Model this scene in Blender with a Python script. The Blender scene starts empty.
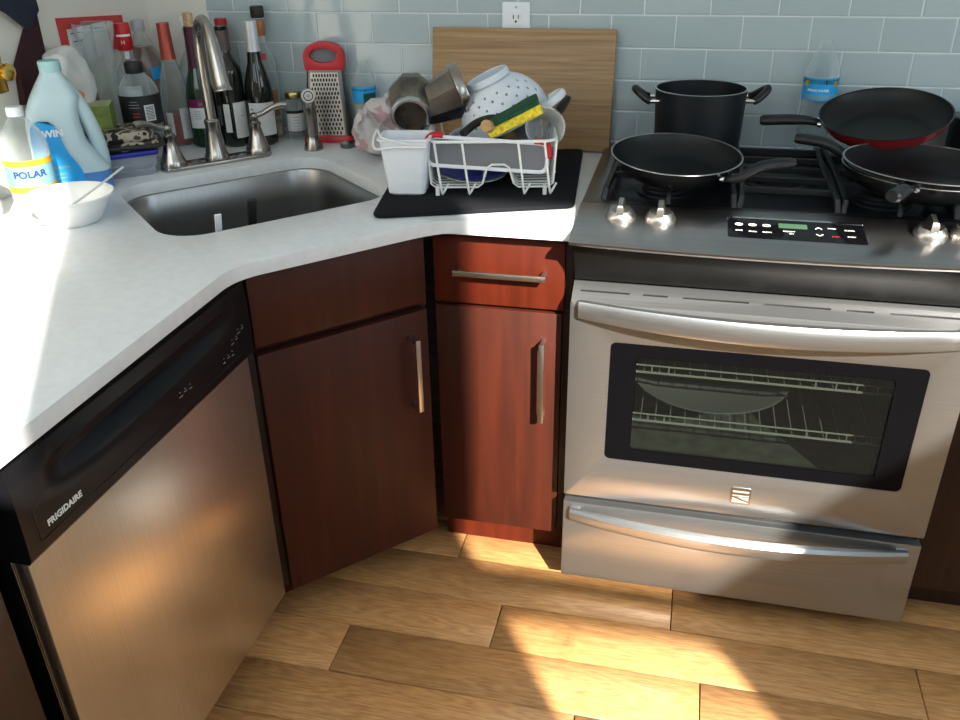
import bpy, bmesh, math, random
from mathutils import Vector, Matrix, Euler
random.seed(7)
PI = math.pi
R_ = math.radians
S = bpy.context.scene
COL = S.collection

# ------------------------------------------------------------------ camera
def set_camera():
    yaw, pitch, roll = .2411, .4857, -.0191
    cy, sy, cp, sp = math.cos(yaw), math.sin(yaw), math.cos(pitch), math.sin(pitch)
    F = Vector((-sy*cp, cy*cp, -sp)); R = Vector((cy, sy, 0)); U = R.cross(F)
    cr, sr = math.cos(roll), math.sin(roll)
    R2 = R*cr + U*sr; U2 = U*cr - R*sr
    cam = bpy.data.cameras.new('camera'); o = bpy.data.objects.new('camera', cam); COL.objects.link(o)
    m = Matrix((R2, U2, -F)).transposed().to_4x4(); m.translation = Vector((1.4081, -2.256, 1.4691))
    o.matrix_world = m
    cam.sensor_width = 36; cam.lens = 867.4/960*36; cam.clip_start = .02
    S.camera = o
set_camera()
CAMP = Vector((1.4081, -2.256, 1.4691))

# ------------------------------------------------------------------ world, sun, daylight
W = bpy.data.worlds.new('world'); S.world = W; W.use_nodes = True
bg = W.node_tree.nodes['Background']
bg.inputs[0].default_value = (.72, .88, 1.0, 1); bg.inputs[1].default_value = 3.3
SUN_DIR = Vector((-.5525, .85, -.64)).normalized()
sl = bpy.data.lights.new('sun', 'SUN'); sl.energy = 16.0; sl.angle = math.radians(.9); sl.color = (1, .93, .82)
so = bpy.data.objects.new('sun', sl); COL.objects.link(so)
so.rotation_euler = SUN_DIR.to_track_quat('-Z', 'Y').to_euler(); so.location = (3, -5, 4)
def portal(loc, rot, sx, sz):
    l = bpy.data.lights.new('window_daylight', 'AREA'); l.shape = 'RECTANGLE'; l.size = sx; l.size_y = sz
    l.cycles.is_portal = True
    o = bpy.data.objects.new('window_daylight', l); COL.objects.link(o); o.location = loc; o.rotation_euler = rot
S.view_settings.view_transform = 'Standard'; S.view_settings.look = 'None'
S.view_settings.exposure = 0.12; S.view_settings.gamma = 1.0; S.view_settings.use_curve_mapping = False
try: S.cycles.max_bounces = 10; S.cycles.transparent_max_bounces = 24
except Exception: pass

# ------------------------------------------------------------------ material helpers
def nt(name):
    m = bpy.data.materials.new(name); m.use_nodes = True
    t = m.node_tree; return m, t, t.nodes['Principled BSDF']
def mat(name, col, rough=.5, metal=0., spec=.5, trans=0., ior=1.45, coat=0., bump=0., bscale=200., var=0., vscale=8., aniso=0., emit=None):
    m, t, p = nt(name)
    c = tuple(col) + (1,)
    p.inputs['Base Color'].default_value = c; p.inputs['Roughness'].default_value = rough
    p.inputs['Metallic'].default_value = metal; p.inputs['Specular IOR Level'].default_value = spec
    p.inputs['Transmission Weight'].default_value = trans; p.inputs['IOR'].default_value = ior
    p.inputs['Coat Weight'].default_value = coat
    if aniso: p.inputs['Anisotropic'].default_value = aniso
    if emit: p.inputs['Emission Color'].default_value = tuple(emit)+(1,); p.inputs['Emission Strength'].default_value = 1
    tc = t.nodes.new('ShaderNodeTexCoord')
    if bump:
        n = t.nodes.new('ShaderNodeTexNoise'); n.inputs['Scale'].default_value = bscale; n.inputs['Detail'].default_value = 3
        b = t.nodes.new('ShaderNodeBump'); b.inputs['Strength'].default_value = bump; b.inputs['Distance'].default_value = .002
        t.links.new(tc.outputs['Object'], n.inputs['Vector']); t.links.new(n.outputs[0], b.inputs['Height']); t.links.new(b.outputs[0], p.inputs['Normal'])
    if var:
        n = t.nodes.new('ShaderNodeTexNoise'); n.inputs['Scale'].default_value = vscale; n.inputs['Detail'].default_value = 5
        r = t.nodes.new('ShaderNodeValToRGB')
        r.color_ramp.elements[0].position = .35; r.color_ramp.elements[1].position = .65
        r.color_ramp.elements[0].color = tuple(max(0, x*(1-var)) for x in col)+(1,)
        r.color_ramp.elements[1].color = tuple(min(1, x*(1+var)) for x in col)+(1,)
        t.links.new(tc.outputs['Object'], n.inputs['Vector']); t.links.new(n.outputs[0], r.inputs[0]); t.links.new(r.outputs[0], p.inputs['Base Color'])
    return m
def wood(name, dark, light, rough, scale=(2, 2, 30), nscale=4., bump=.05, coat=0., pos=(.35, .7)):
    m, t, p = nt(name)
    tc = t.nodes.new('ShaderNodeTexCoord'); mp = t.nodes.new('ShaderNodeMapping'); mp.inputs['Scale'].default_value = scale
    n = t.nodes.new('ShaderNodeTexNoise'); n.inputs['Scale'].default_value = nscale; n.inputs['Detail'].default_value = 8; n.inputs['Distortion'].default_value = .6
    r = t.nodes.new('ShaderNodeValToRGB'); r.color_ramp.elements[0].position = pos[0]; r.color_ramp.elements[1].position = pos[1]
    r.color_ramp.elements[0].color = tuple(dark)+(1,); r.color_ramp.elements[1].color = tuple(light)+(1,)
    b = t.nodes.new('ShaderNodeBump'); b.inputs['Strength'].default_value = bump; b.inputs['Distance'].default_value = .001
    L = t.links.new
    L(tc.outputs['Object'], mp.inputs[0]); L(mp.outputs[0], n.inputs['Vector']); L(n.outputs[0], r.inputs[0]); L(r.outputs[0], p.inputs['Base Color'])
    L(n.outputs[0], b.inputs['Height']); L(b.outputs[0], p.inputs['Normal'])
    p.inputs['Roughness'].default_value = rough; p.inputs['Coat Weight'].default_value = coat; p.inputs['Coat Roughness'].default_value = .15
    return m
def brushed(name, col, rough, aniso=.6, rot=0., streak=(1, 1, 260), var=.06, metal=1.):
    """brushed sheet metal: fine streaks in tone, stretched highlights"""
    m, t, p = nt(name); L = t.links.new
    tc = t.nodes.new('ShaderNodeTexCoord'); mp = t.nodes.new('ShaderNodeMapping'); mp.inputs['Scale'].default_value = streak
    n = t.nodes.new('ShaderNodeTexNoise'); n.inputs['Scale'].default_value = 3; n.inputs['Detail'].default_value = 3
    L(tc.outputs['Object'], mp.inputs[0]); L(mp.outputs[0], n.inputs['Vector'])
    r = t.nodes.new('ShaderNodeValToRGB'); r.color_ramp.elements[0].position = .3; r.color_ramp.elements[1].position = .7
    r.color_ramp.elements[0].color = tuple(x*(1-var) for x in col)+(1,); r.color_ramp.elements[1].color = tuple(x*(1+var) for x in col)+(1,)
    L(n.outputs[0], r.inputs[0]); L(r.outputs[0], p.inputs['Base Color'])
    tg = t.nodes.new('ShaderNodeTangent'); tg.direction_type = 'RADIAL'; tg.axis = 'Z'
    L(tg.outputs[0], p.inputs['Tangent'])
    p.inputs['Metallic'].default_value = metal; p.inputs['Roughness'].default_value = rough
    p.inputs['Anisotropic'].default_value = aniso; p.inputs['Anisotropic Rotation'].default_value = rot
    return m
def thin(name, col=(.95, .97, .97), edge=.75, base=.06, rough=.03, tint=None):
    """thin clear plastic or glass: see-through, glossy towards its edges"""
    m = bpy.data.materials.new(name); m.use_nodes = True; t = m.node_tree; t.nodes.clear()
    o = t.nodes.new('ShaderNodeOutputMaterial'); tr = t.nodes.new('ShaderNodeBsdfTransparent'); g = t.nodes.new('ShaderNodeBsdfPrincipled')
    tr.inputs[0].default_value = tuple(col)+(1,)
    g.inputs['Base Color'].default_value = tuple(tint or (.7, .75, .76))+(1,); g.inputs['Roughness'].default_value = rough; g.inputs['Specular IOR Level'].default_value = 1.
    lw = t.nodes.new('ShaderNodeLayerWeight'); lw.inputs[0].default_value = .35
    mr = t.nodes.new('ShaderNodeMapRange'); mr.inputs['To Min'].default_value = base; mr.inputs['To Max'].default_value = edge
    mx = t.nodes.new('ShaderNodeMixShader'); L = t.links.new
    L(lw.outputs['Facing'], mr.inputs['Value']); L(mr.outputs[0], mx.inputs[0]); L(tr.outputs[0], mx.inputs[1]); L(g.outputs[0], mx.inputs[2]); L(mx.outputs[0], o.inputs[0])
    return m

M = {}
M['paint'] = mat('wall_paint', (.76, .72, .64), .85, bump=.05, bscale=150)
M['ceil'] = mat('ceiling_paint', (.75, .75, .73), .9, bump=.05, bscale=120)
M['cherry'] = wood('cherry_wood', (.052, .0068, .0022), (.100, .0135, .0042), .5, (12, 12, .9), 3.0, .03, 0, (.25, .8))
M['cherry'].node_tree.nodes['Principled BSDF'].inputs['Specular IOR Level'].default_value = .22
M['cherry_shaded'] = wood('cherry_shaded_wood', (.034, .0072, .0036), (.068, .0125, .0052), .5, (12, 12, .9), 3.0, .03, 0, (.25, .8))  # darker copy of the cherry: shade on the fronts put into the colour
M['cherry_shaded'].node_tree.nodes['Principled BSDF'].inputs['Specular IOR Level'].default_value = .3
M['cherry_in'] = wood('cherry_carcass', (.02, .005, .003), (.034, .008, .004), .45, (14, 14, 1.2), 3.5, .04)
M['darkwood'] = wood('dark_cherry', (.018, .006, .004), (.04, .012, .007), .4, (14, 14, 1.2), 3.5, .04)
M['bamboo'] = wood('bamboo', (.27, .145, .06), (.46, .29, .14), .5, (1.2, 3, 42), 3.2, .06, 0, (.3, .75))
M['quartz'] = mat('white_quartz', (.76, .775, .79), .22, var=.03, vscale=55)
M['steel'] = brushed('brushed_steel', (.41, .42, .43), .30, .35, var=.10, metal=.90)
M['panelsteel'] = brushed('control_panel_steel', (.36, .36, .365), .30, .4)
M['steel_dw'] = brushed('dishwasher_steel', (.70, .65, .58), .32, .4, 0, (260, 260, 1))
M['steel_dark'] = brushed('dark_steel', (.20, .19, .18), .30, .3)
M['fascia'] = mat('dark_fascia', (.007, .0065, .006), .24, spec=.12)
M['sinksteel'] = brushed('sink_steel', (.30, .30, .295), .32, .3, 0, (90, 90, 2))
M['nickel'] = mat('brushed_nickel', (.40, .37, .34), .22, 1)
M['chrome'] = mat('chrome', (.75, .75, .75), .12, 1)
M['satin'] = mat('satin_nickel_pull', (.50, .47, .44), .3, 1)
M['blackgloss'] = mat('black_gloss_plastic', (.007, .007, .0085), .3, spec=.22)
M['black'] = mat('black_plastic', (.012, .012, .013), .4)
M['blackglass'] = mat('black_glass', (.003, .003, .004), .08, spec=.15)
M['castiron'] = mat('cast_iron', (.011, .012, .014), .42, bump=.2, bscale=600)
M['nonstick'] = mat('nonstick_coating', (.008, .009, .010), .40, spec=.35, bump=.04, bscale=500)
M['panout'] = mat('black_enamel', (.008, .008, .009), .2)
M['potblack'] = mat('pot_black_enamel', (.009, .011, .014), .42, spec=.4)
M['redenamel'] = mat('red_enamel', (.33, .012, .014), .25)
M['rim'] = mat('bare_rim_metal', (.6, .6, .58), .3, 1)
M['mat'] = mat('black_microfibre', (.010, .011, .014), .95, spec=.2, bump=.6, bscale=900)
M['whitewire'] = mat('white_coated_wire', (.82, .82, .80), .35)
M['whiteplas'] = mat('white_plastic', (.80, .82, .86), .4)
M['whiteenamel'] = mat('white_enamel', (.70, .74, .80), .25)
M['red'] = mat('red_plastic', (.52, .012, .02), .38)
M['sponge'] = mat('yellow_sponge', (.78, .60, .04), .95, bump=1., bscale=260, var=.25, vscale=140)
M['scour'] = mat('green_scouring_pad', (.012, .075, .035), .95, bump=1., bscale=500, var=.3, vscale=200)
M['moka'] = mat('stained_aluminium', (.21, .185, .16), .34, 1, var=.35, vscale=18)
M['mokain'] = mat('coffee_stain', (.07, .05, .035), .6, .3, var=.5, vscale=30)
M['mokabright'] = mat('bright_aluminium', (.66, .65, .63), .26, 1)
M['beech'] = wood('beech_wood', (.40, .22, .09), (.55, .34, .16), .6, (4, 4, 30), 3)
M['greyplas'] = mat('grey_plastic', (.17, .17, .18), .5)
M['blueplas'] = mat('blue_plastic', (.02, .03, .30), .35)
M['pet'] = thin('clear_plastic', base=.07, edge=.7)
M['glass'] = thin('clear_glass', col=(.93, .96, .95), base=.08, edge=.8)
M['cupclear'] = thin('clear_cup_plastic', base=.22, edge=.9, rough=.12, tint=(.8, .8, .8))
M['tub'] = thin('translucent_tub', col=(.86, .88, .92), base=.38, edge=.75, rough=.3, tint=(.62, .65, .72))
M['foam'] = mat('white_foam', (.86, .86, .85), .6)
M['utensil'] = mat('grey_plastic_spoon', (.55, .56, .58), .3)
M['label'] = mat('white_paper_label', (.70, .70, .68), .6, var=.04, vscale=60)
M['ink'] = mat('black_ink', (.015, .015, .015), .5)
M['whiteink'] = mat('white_print', (.85, .85, .83), .5)
M['greyink'] = mat('grey_print', (.30, .30, .30), .5)
M['redink'] = mat('red_print', (.6, .03, .03), .5)
M['lcd'] = mat('green_display', (.05, .11, .06), .3)
M['brass'] = mat('brass', (.72, .48, .12), .2, 1)
M['navy'] = mat('navy_cloth', (.012, .016, .032), .9, bump=.5, bscale=900)
M['maroon'] = mat('maroon_cloth', (.035, .007, .011), .9, bump=.5, bscale=900)
M['cork'] = mat('cork', (.50, .33, .18), .85, var=.25, vscale=160)
M['jug'] = mat('milky_plastic', (.52, .66, .70), .32, trans=.0, var=.03, vscale=12)
M['jugliq'] = mat('blue_fluid', (.10, .26, .62), .3)
M['bluelabel'] = mat('blue_label', (.02, .36, .78), .4)
M['palelabel'] = mat('pale_aqua_label', (.17, .36, .45), .4)
M['yellow'] = mat('yellow_band', (.52, .30, .02), .4)
M['navyink'] = mat('navy_print', (.02, .04, .16), .45)
M['whitecap'] = mat('white_cap', (.82, .84, .86), .4)
M['greycap'] = mat('grey_cap', (.45, .46, .47), .45)
M['tealcap'] = mat('pale_teal_cap', (.36, .60, .60), .45)
M['gold'] = mat('gold_lid', (.62, .48, .20), .3, 1)
M['copper'] = mat('copper_foil', (.48, .10, .07), .32, .5)
M['purple'] = mat('purple_foil', (.07, .010, .030), .3, .2)
M['purplelab'] = mat('purple_label', (.16, .012, .07), .5)
M['silver'] = mat('silver_foil', (.62, .63, .64), .35, .4)
M['redfoil'] = mat('red_foil', (.42, .015, .025), .3, .1)
M['darkfoil'] = mat('grey_brown_foil', (.11, .09, .08), .4, .3)
M['amberfoil'] = mat('amber_foil', (.34, .14, .05), .35, .3)
M['wineglass'] = mat('dark_wine_bottle_glass', (.006, .008, .006), .05, coat=.4)
M['greenglass'] = mat('green_bottle_glass', (.010, .030, .012), .05, coat=.4)
M['rosewine'] = mat('rose_wine', (.30, .035, .030), .15, coat=.5)
M['brownliq'] = mat('brown_liquid', (.16, .065, .035), .2, coat=.5)
M['amberliq'] = mat('amber_liquid', (.34, .20, .05), .2)
M['paleliq'] = mat('pale_greenish_liquid', (.34, .36, .24), .3)
M['green'] = mat('tea_box_green', (.20, .26, .05), .55, var=.45, vscale=28)
M['greentop'] = mat('tea_box_pale_top', (.36, .42, .22), .5)
M['orange'] = mat('orange_mesh', (.75, .24, .02), .6, bump=.8, bscale=300)
M['bag'] = mat('white_plastic_bag', (.72, .71, .67), .45, bump=.25, bscale=40)
M['brownpaper'] = mat('brown_paper', (.15, .08, .065), .8, bump=.3, bscale=80)
M['redpaper'] = mat('red_card', (.55, .05, .045), .6)
M['tilemark'] = M['whiteink']
M['rack'] = mat('oven_rack_wire', (.42, .42, .40), .4, .3)
M['ovenin'] = mat('oven_enamel', (.085, .09, .082), .4, var=.3, vscale=30)
M['ovenglass'] = thin('tinted_oven_glass', col=(.66, .69, .66), base=.06, edge=.5, rough=.04, tint=(.03, .032, .03))
M['bluegreen'] = mat('blue_green_label', (.04, .22, .42), .4, var=.6, vscale=40)

# kitchen towel with woven brown and cream print
def towel_mat(name, c0, c1, c2, scale):
    m, t, p = nt(name); L = t.links.new
    tc = t.nodes.new('ShaderNodeTexCoord'); n = t.nodes.new('ShaderNodeTexNoise'); n.inputs['Scale'].default_value = scale; n.inputs['Detail'].default_value = 2
    r = t.nodes.new('ShaderNodeValToRGB'); e = r.color_ramp.elements; r.color_ramp.interpolation = 'CONSTANT'
    e[0].position = 0; e[0].color = tuple(c0)+(1,); e[1].position = .47; e[1].color = tuple(c1)+(1,)
    x = e.new(.56); x.color = tuple(c2)+(1,)
    L(tc.outputs['Object'], n.inputs['Vector']); L(n.outputs[0], r.inputs[0]); L(r.outputs[0], p.inputs['Base Color']); p.inputs['Roughness'].default_value = .95
    return m
M['oventowel'] = towel_mat('printed_oven_mitt', (.016, .014, .013), (.42, .36, .27), (.06, .045, .035), 26)
M['cloth'] = towel_mat('stained_white_cloth', (.52, .34, .36), (.62, .57, .57), (.56, .52, .53), 17)

def tile_mat():
    T, H = .1539, .0757
    m, t, p = nt('glass_subway_tile'); L = t.links.new
    tc = t.nodes.new('ShaderNodeTexCoord'); sp = t.nodes.new('ShaderNodeSeparateXYZ'); L(tc.outputs['Object'], sp.inputs[0])
    ax = t.nodes.new('ShaderNodeMath'); ax.operation = 'ADD'; ax.inputs[1].default_value = -1.275+T*40; L(sp.outputs[0], ax.inputs[0])
    az = t.nodes.new('ShaderNodeMath'); az.operation = 'ADD'; az.inputs[1].default_value = -(1.1474-2*H)+H*40; L(sp.outputs[2], az.inputs[0])
    cb = t.nodes.new('ShaderNodeCombineXYZ'); L(ax.outputs[0], cb.inputs[0]); L(az.outputs[0], cb.inputs[1])
    b = t.nodes.new('ShaderNodeTexBrick'); b.offset = .5; b.offset_frequency = 2; b.squash = 1
    for k, v in (('Scale', 1), ('Mortar Size', .0016), ('Mortar Smooth', .15), ('Bias', 0), ('Brick Width', T), ('Row Height', H)): b.inputs[k].default_value = v
    b.inputs['Color1'].default_value = (.42, .50, .515, 1); b.inputs['Color2'].default_value = (.455, .53, .545, 1); b.inputs['Mortar'].default_value = (.70, .74, .74, 1)
    L(cb.outputs[0], b.inputs['Vector']); L(b.outputs['Color'], p.inputs['Base Color'])
    b2 = t.nodes.new('ShaderNodeTexBrick'); b2.offset = .5; b2.offset_frequency = 2; b2.squash = 1
    for k, v in (('Scale', 1), ('Mortar Size', .004), ('Mortar Smooth', 1), ('Bias', 0), ('Brick Width', T), ('Row Height', H)): b2.inputs[k].default_value = v
    L(cb.outputs[0], b2.inputs['Vector'])
    n = t.nodes.new('ShaderNodeTexNoise'); n.inputs['Scale'].default_value = 9; L(tc.outputs['Object'], n.inputs['Vector'])
    s = t.nodes.new('ShaderNodeMath'); s.operation = 'MULTIPLY_ADD'; s.inputs[1].default_value = -1.; L(b2.outputs['Fac'], s.inputs[0]); L(n.outputs[0], s.inputs[2])
    bp = t.nodes.new('ShaderNodeBump'); bp.inputs['Strength'].default_value = .5; bp.inputs['Distance'].default_value = .0025
    L(s.outputs[0], bp.inputs['Height']); L(bp.outputs[0], p.inputs['Normal'])
    p.inputs['Roughness'].default_value = .12; p.inputs['Coat Weight'].default_value = .3
    return m
M['tile'] = tile_mat()

def oak_mat():
    m, t, p = nt('oak_plank'); L = t.links.new
    at = t.nodes.new('ShaderNodeAttribute'); at.attribute_name = 'plank'
    tc = t.nodes.new('ShaderNodeTexCoord')
    sc = t.nodes.new('ShaderNodeVectorMath'); sc.operation = 'MULTIPLY_ADD'; sc.inputs[1].default_value = (31, 47, 13)
    L(at.outputs['Color'], sc.inputs[0]); L(tc.outputs['Object'], sc.inputs[2])
    mp = t.nodes.new('ShaderNodeMapping'); mp.inputs['Scale'].default_value = (1.3, 11, 1); L(sc.outputs[0], mp.inputs[0])
    n0 = t.nodes.new('ShaderNodeTexNoise'); n0.inputs['Scale'].default_value = 1.6; n0.inputs['Detail'].default_value = 2; L(mp.outputs[0], n0.inputs['Vector'])
    w = t.nodes.new('ShaderNodeMath'); w.operation = 'MULTIPLY'; w.inputs[1].default_value = 13; L(n0.outputs[0], w.inputs[0])
    fr = t.nodes.new('ShaderNodeMath'); fr.operation = 'PINGPONG'; fr.inputs[1].default_value = .5; L(w.outputs[0], fr.inputs[0])
    n1 = t.nodes.new('ShaderNodeTexNoise'); n1.inputs['Scale'].default_value = 24; n1.inputs['Detail'].default_value = 7; L(mp.outputs[0], n1.inputs['Vector'])
    ad = t.nodes.new('ShaderNodeMath'); ad.operation = 'MULTIPLY_ADD'; ad.inputs[1].default_value = .55; L(fr.outputs[0], ad.inputs[0]); L(n1.outputs[0], ad.inputs[2])
    r = t.nodes.new('ShaderNodeValToRGB'); e = r.color_ramp.elements
    e[0].position = .36; e[0].color = (.46, .212, .074, 1); e[1].position = .85; e[1].color = (.70, .375, .145, 1)
    L(ad.outputs[0], r.inputs[0])
    sp = t.nodes.new('ShaderNodeSeparateColor'); L(at.outputs['Color'], sp.inputs[0])
    mr = t.nodes.new('ShaderNodeMapRange'); mr.inputs['To Min'].default_value = .93; mr.inputs['To Max'].default_value = 1.09; L(sp.outputs[0], mr.inputs['Value'])
    mx = t.nodes.new('ShaderNodeVectorMath'); mx.operation = 'SCALE'; L(r.outputs[0], mx.inputs[0]); L(mr.outputs[0], mx.inputs['Scale'])
    # scuffs: dark worn specks
    n2 = t.nodes.new('ShaderNodeTexNoise'); n2.inputs['Scale'].default_value = 4.5; n2.inputs['Detail'].default_value = 9; n2.inputs['Roughness'].default_value = .72; L(tc.outputs['Object'], n2.inputs['Vector'])
    r2 = t.nodes.new('ShaderNodeMapRange'); r2.inputs['From Min'].default_value = .64; r2.inputs['From Max'].default_value = .74; r2.inputs['To Max'].default_value = .55; L(n2.outputs[0], r2.inputs['Value'])
    mm = t.nodes.new('ShaderNodeMix'); mm.data_type = 'RGBA'; mm.inputs['B'].default_value = (.10, .055, .025, 1)
    L(r2.outputs[0], mm.inputs['Factor']); L(mx.outputs[0], mm.inputs['A']); L(mm.outputs['Result'], p.inputs['Base Color'])
    bp = t.nodes.new('ShaderNodeBump'); bp.inputs['Strength'].default_value = .08; bp.inputs['Distance'].default_value = .001; L(ad.outputs[0], bp.inputs['Height']); L(bp.outputs[0], p.inputs['Normal'])
    p.inputs['Roughness'].default_value = .36
    return m
M['oak'] = oak_mat()

# ------------------------------------------------------------------ mesh helpers
def NB(): return bmesh.new()
def obj(name, bm, m, parent=None, loc=(0, 0, 0), rot=(0, 0, 0), sharp=38, recalc=True):
    if recalc: bmesh.ops.recalc_face_normals(bm, faces=bm.faces)
    a = math.radians(sharp)
    for f in bm.faces: f.smooth = True
    for e in bm.edges:
        if len(e.link_faces) == 2 and e.calc_face_angle(0) > a: e.smooth = False
    me = bpy.data.meshes.new(name); bm.to_mesh(me); bm.free()
    me.materials.append(M[m] if isinstance(m, str) else m)
    o = bpy.data.objects.new(name, me); COL.objects.link(o)
    o.location = loc; o.rotation_euler = rot
    if parent: o.parent = parent
    return o
def tag(o, label, cat, group=None, kind=None):
    o['label'] = label; o['category'] = cat
    if group: o['group'] = group
    if kind: o['kind'] = kind
    return o
def thing(name, label, cat, loc=(0, 0, 0), rot=(0, 0, 0), group=None):
    o = bpy.data.objects.new(name, None); COL.objects.link(o); o.empty_display_size = .05
    o.location = loc; o.rotation_euler = rot
    return tag(o, label, cat, group)
def struct(name, bm, m, **k):
    o = obj(name, bm, m, **k); o['kind'] = 'structure'; return o
def bevel(bm, geom_edges, w, seg=2):
    if w > 0: bmesh.ops.bevel(bm, geom=list(geom_edges), offset=w, segments=seg, profile=.5, affect='EDGES', clamp_overlap=True)
def box(bm, x0, x1, y0, y1, z0, z1, bev=0, seg=2, mtx=None):
    t = NB()
    v = [t.verts.new((x, y, z)) for z in (z0, z1) for y in (y0, y1) for x in (x0, x1)]
    for q in ((0, 2, 3, 1), (4, 5, 7, 6), (0, 1, 5, 4), (2, 6, 7, 3), (0, 4, 6, 2), (1, 3, 7, 5)): t.faces.new([v[i] for i in q])
    bevel(t, t.edges, bev, seg)
    merge(bm, t, mtx)
def merge(bm, t, mtx=None):
    if mtx is not None: bmesh.ops.transform(t, matrix=mtx, verts=t.verts)
    me = bpy.data.meshes.new('tmp'); t.to_mesh(me); t.free(); bm.from_mesh(me); bpy.data.meshes.remove(me)
def lathe(bm, prof, seg=40, mtx=None, cap0=False, cap1=False, skip=None, a0=0, a1=2*PI):
    t = NB(); full = abs(a1-a0-2*PI) < 1e-6; n = seg if full else seg+1
    rings = []
    for r, z in prof:
        if r < 1e-6: rings.append([t.verts.new((0, 0, z))]); continue
        rings.append([t.verts.new((r*math.cos(a0+(a1-a0)*i/seg), r*math.sin(a0+(a1-a0)*i/seg), z)) for i in range(n)])
    for k in range(len(rings)-1):
        A, B = rings[k], rings[k+1]
        for i in range(seg):
            j = (i+1) % n
            if skip and skip(k, i): continue
            if len(A) == 1 and len(B) == 1: continue
            if len(A) == 1: t.faces.new((A[0], B[i], B[j]))
            elif len(B) == 1: t.faces.new((A[i], B[0], A[j]))
            else: t.faces.new((A[i], A[j], B[j], B[i]))
    if cap0 and len(rings[0]) > 2: t.faces.new(rings[0])
    if cap1 and len(rings[-1]) > 2: t.faces.new(rings[-1])
    bmesh.ops.recalc_face_normals(t, faces=t.faces)
    merge(bm, t, mtx)
def smooth_path(pts, n=6, closed=False):
    P = [Vector(p) for p in pts]; out = []; N = len(P)
    rng = range(N if closed else N-1)
    for i in rng:
        g = (lambda k: P[k % N]) if closed else (lambda k: P[max(0, min(N-1, k))])
        p0, p1, p2, p3 = g(i-1), g(i), g(i+1), g(i+2)
        for s in range(n):
            u = s/n
            out.append(.5*((2*p1)+(-p0+p2)*u+(2*p0-5*p1+4*p2-p3)*u*u+(-p0+3*p1-3*p2+p3)*u**3))
    if not closed: out.append(P[-1])
    return out
def tube(bm, pts, r, seg=10, closed=False, flat=1., up=None, cap=True):
    """round (or flattened) tube along points; r a number or one radius per point"""
    P = [Vector(p) for p in pts]; N = len(P); R = r if isinstance(r, (list, tuple)) else [r]*N
    t = NB(); rings = []; prev = None
    for i in range(N):
        if closed: d = (P[(i+1) % N]-P[i-1])
        else: d = P[min(i+1, N-1)]-P[max(i-1, 0)]
        d.normalize()
        if prev is None:
            u = Vector(up) if up else (Vector((0, 0, 1)) if abs(d.z) < .9 else Vector((1, 0, 0)))
        else: u = prev
        u = (u-d*u.dot(d)).normalized(); prev = u; w = d.cross(u)
        rings.append([t.verts.new(P[i]+u*(R[i]*flat*math.cos(2*PI*k/seg))+w*(R[i]*math.sin(2*PI*k/seg))) for k in range(seg)])
    for i in range(N if closed else N-1):
        A, B = rings[i], rings[(i+1) % N]
        for k in range(seg): t.faces.new((A[k], A[(k+1) % seg], B[(k+1) % seg], B[k]))
    if not closed and cap: t.faces.new(rings[0]); t.faces.new(rings[-1])
    bmesh.ops.recalc_face_normals(t, faces=t.faces)
    merge(bm, t)
def sweep_rect(bm, pts, w, h, up=(0, 0, 1)):
    P = [Vector(p) for p in pts]; t = NB(); rings = []; U = Vector(up)
    for i in range(len(P)):
        d = (P[min(i+1, len(P)-1)]-P[max(i-1, 0)]).normalized(); s = d.cross(U).normalized(); u = s.cross(d).normalized()
        b = .18*min(w, h)
        q = []
        for a, c in ((-1, -1), (1, -1), (1, 1), (-1, 1)):
            x, z = a*w/2, c*h/2
            q += ([(x-a*b, z), (x, z-c*b)] if a*c < 0 else [(x, z-c*b), (x-a*b, z)])
        rings.append([t.verts.new(P[i]+s*x+u*z) for x, z in q])
    n = len(rings[0])
    for i in range(len(P)-1):
        for k in range(n): t.faces.new((rings[i][k], rings[i][(k+1) % n], rings[i+1][(k+1) % n], rings[i+1][k]))
    t.faces.new(rings[0]); t.faces.new(rings[-1])
    bmesh.ops.recalc_face_normals(t, faces=t.faces); merge(bm, t)
def rrect(x0, x1, y0, y1, r, n=6):
    out = []
    for cx, cy, a in ((x1-r, y1-r, 0), (x0+r, y1-r, PI/2), (x0+r, y0+r, PI), (x1-r, y0+r, 1.5*PI)):
        for i in range(n+1): out.append((cx+r*math.cos(a+PI/2*i/n), cy+r*math.sin(a+PI/2*i/n)))
    return out
def round_poly(pts, rad, n=5):
    out = []; N = len(pts)
    for i in range(N):
        p, a, b = Vector(pts[i]), Vector(pts[i-1]), Vector(pts[(i+1) % N])
        r = rad[i] if isinstance(rad, (list, tuple)) else rad
        if r <= 0: out.append(tuple(p)); continue
        u, v = (a-p).normalized(), (b-p).normalized(); A, B = p+u*r, p+v*r
        for k in range(n+1):
            s = k/n; out.append(tuple(A*(1-s)**2+p*2*s*(1-s)+B*s*s))
    return out
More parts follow.
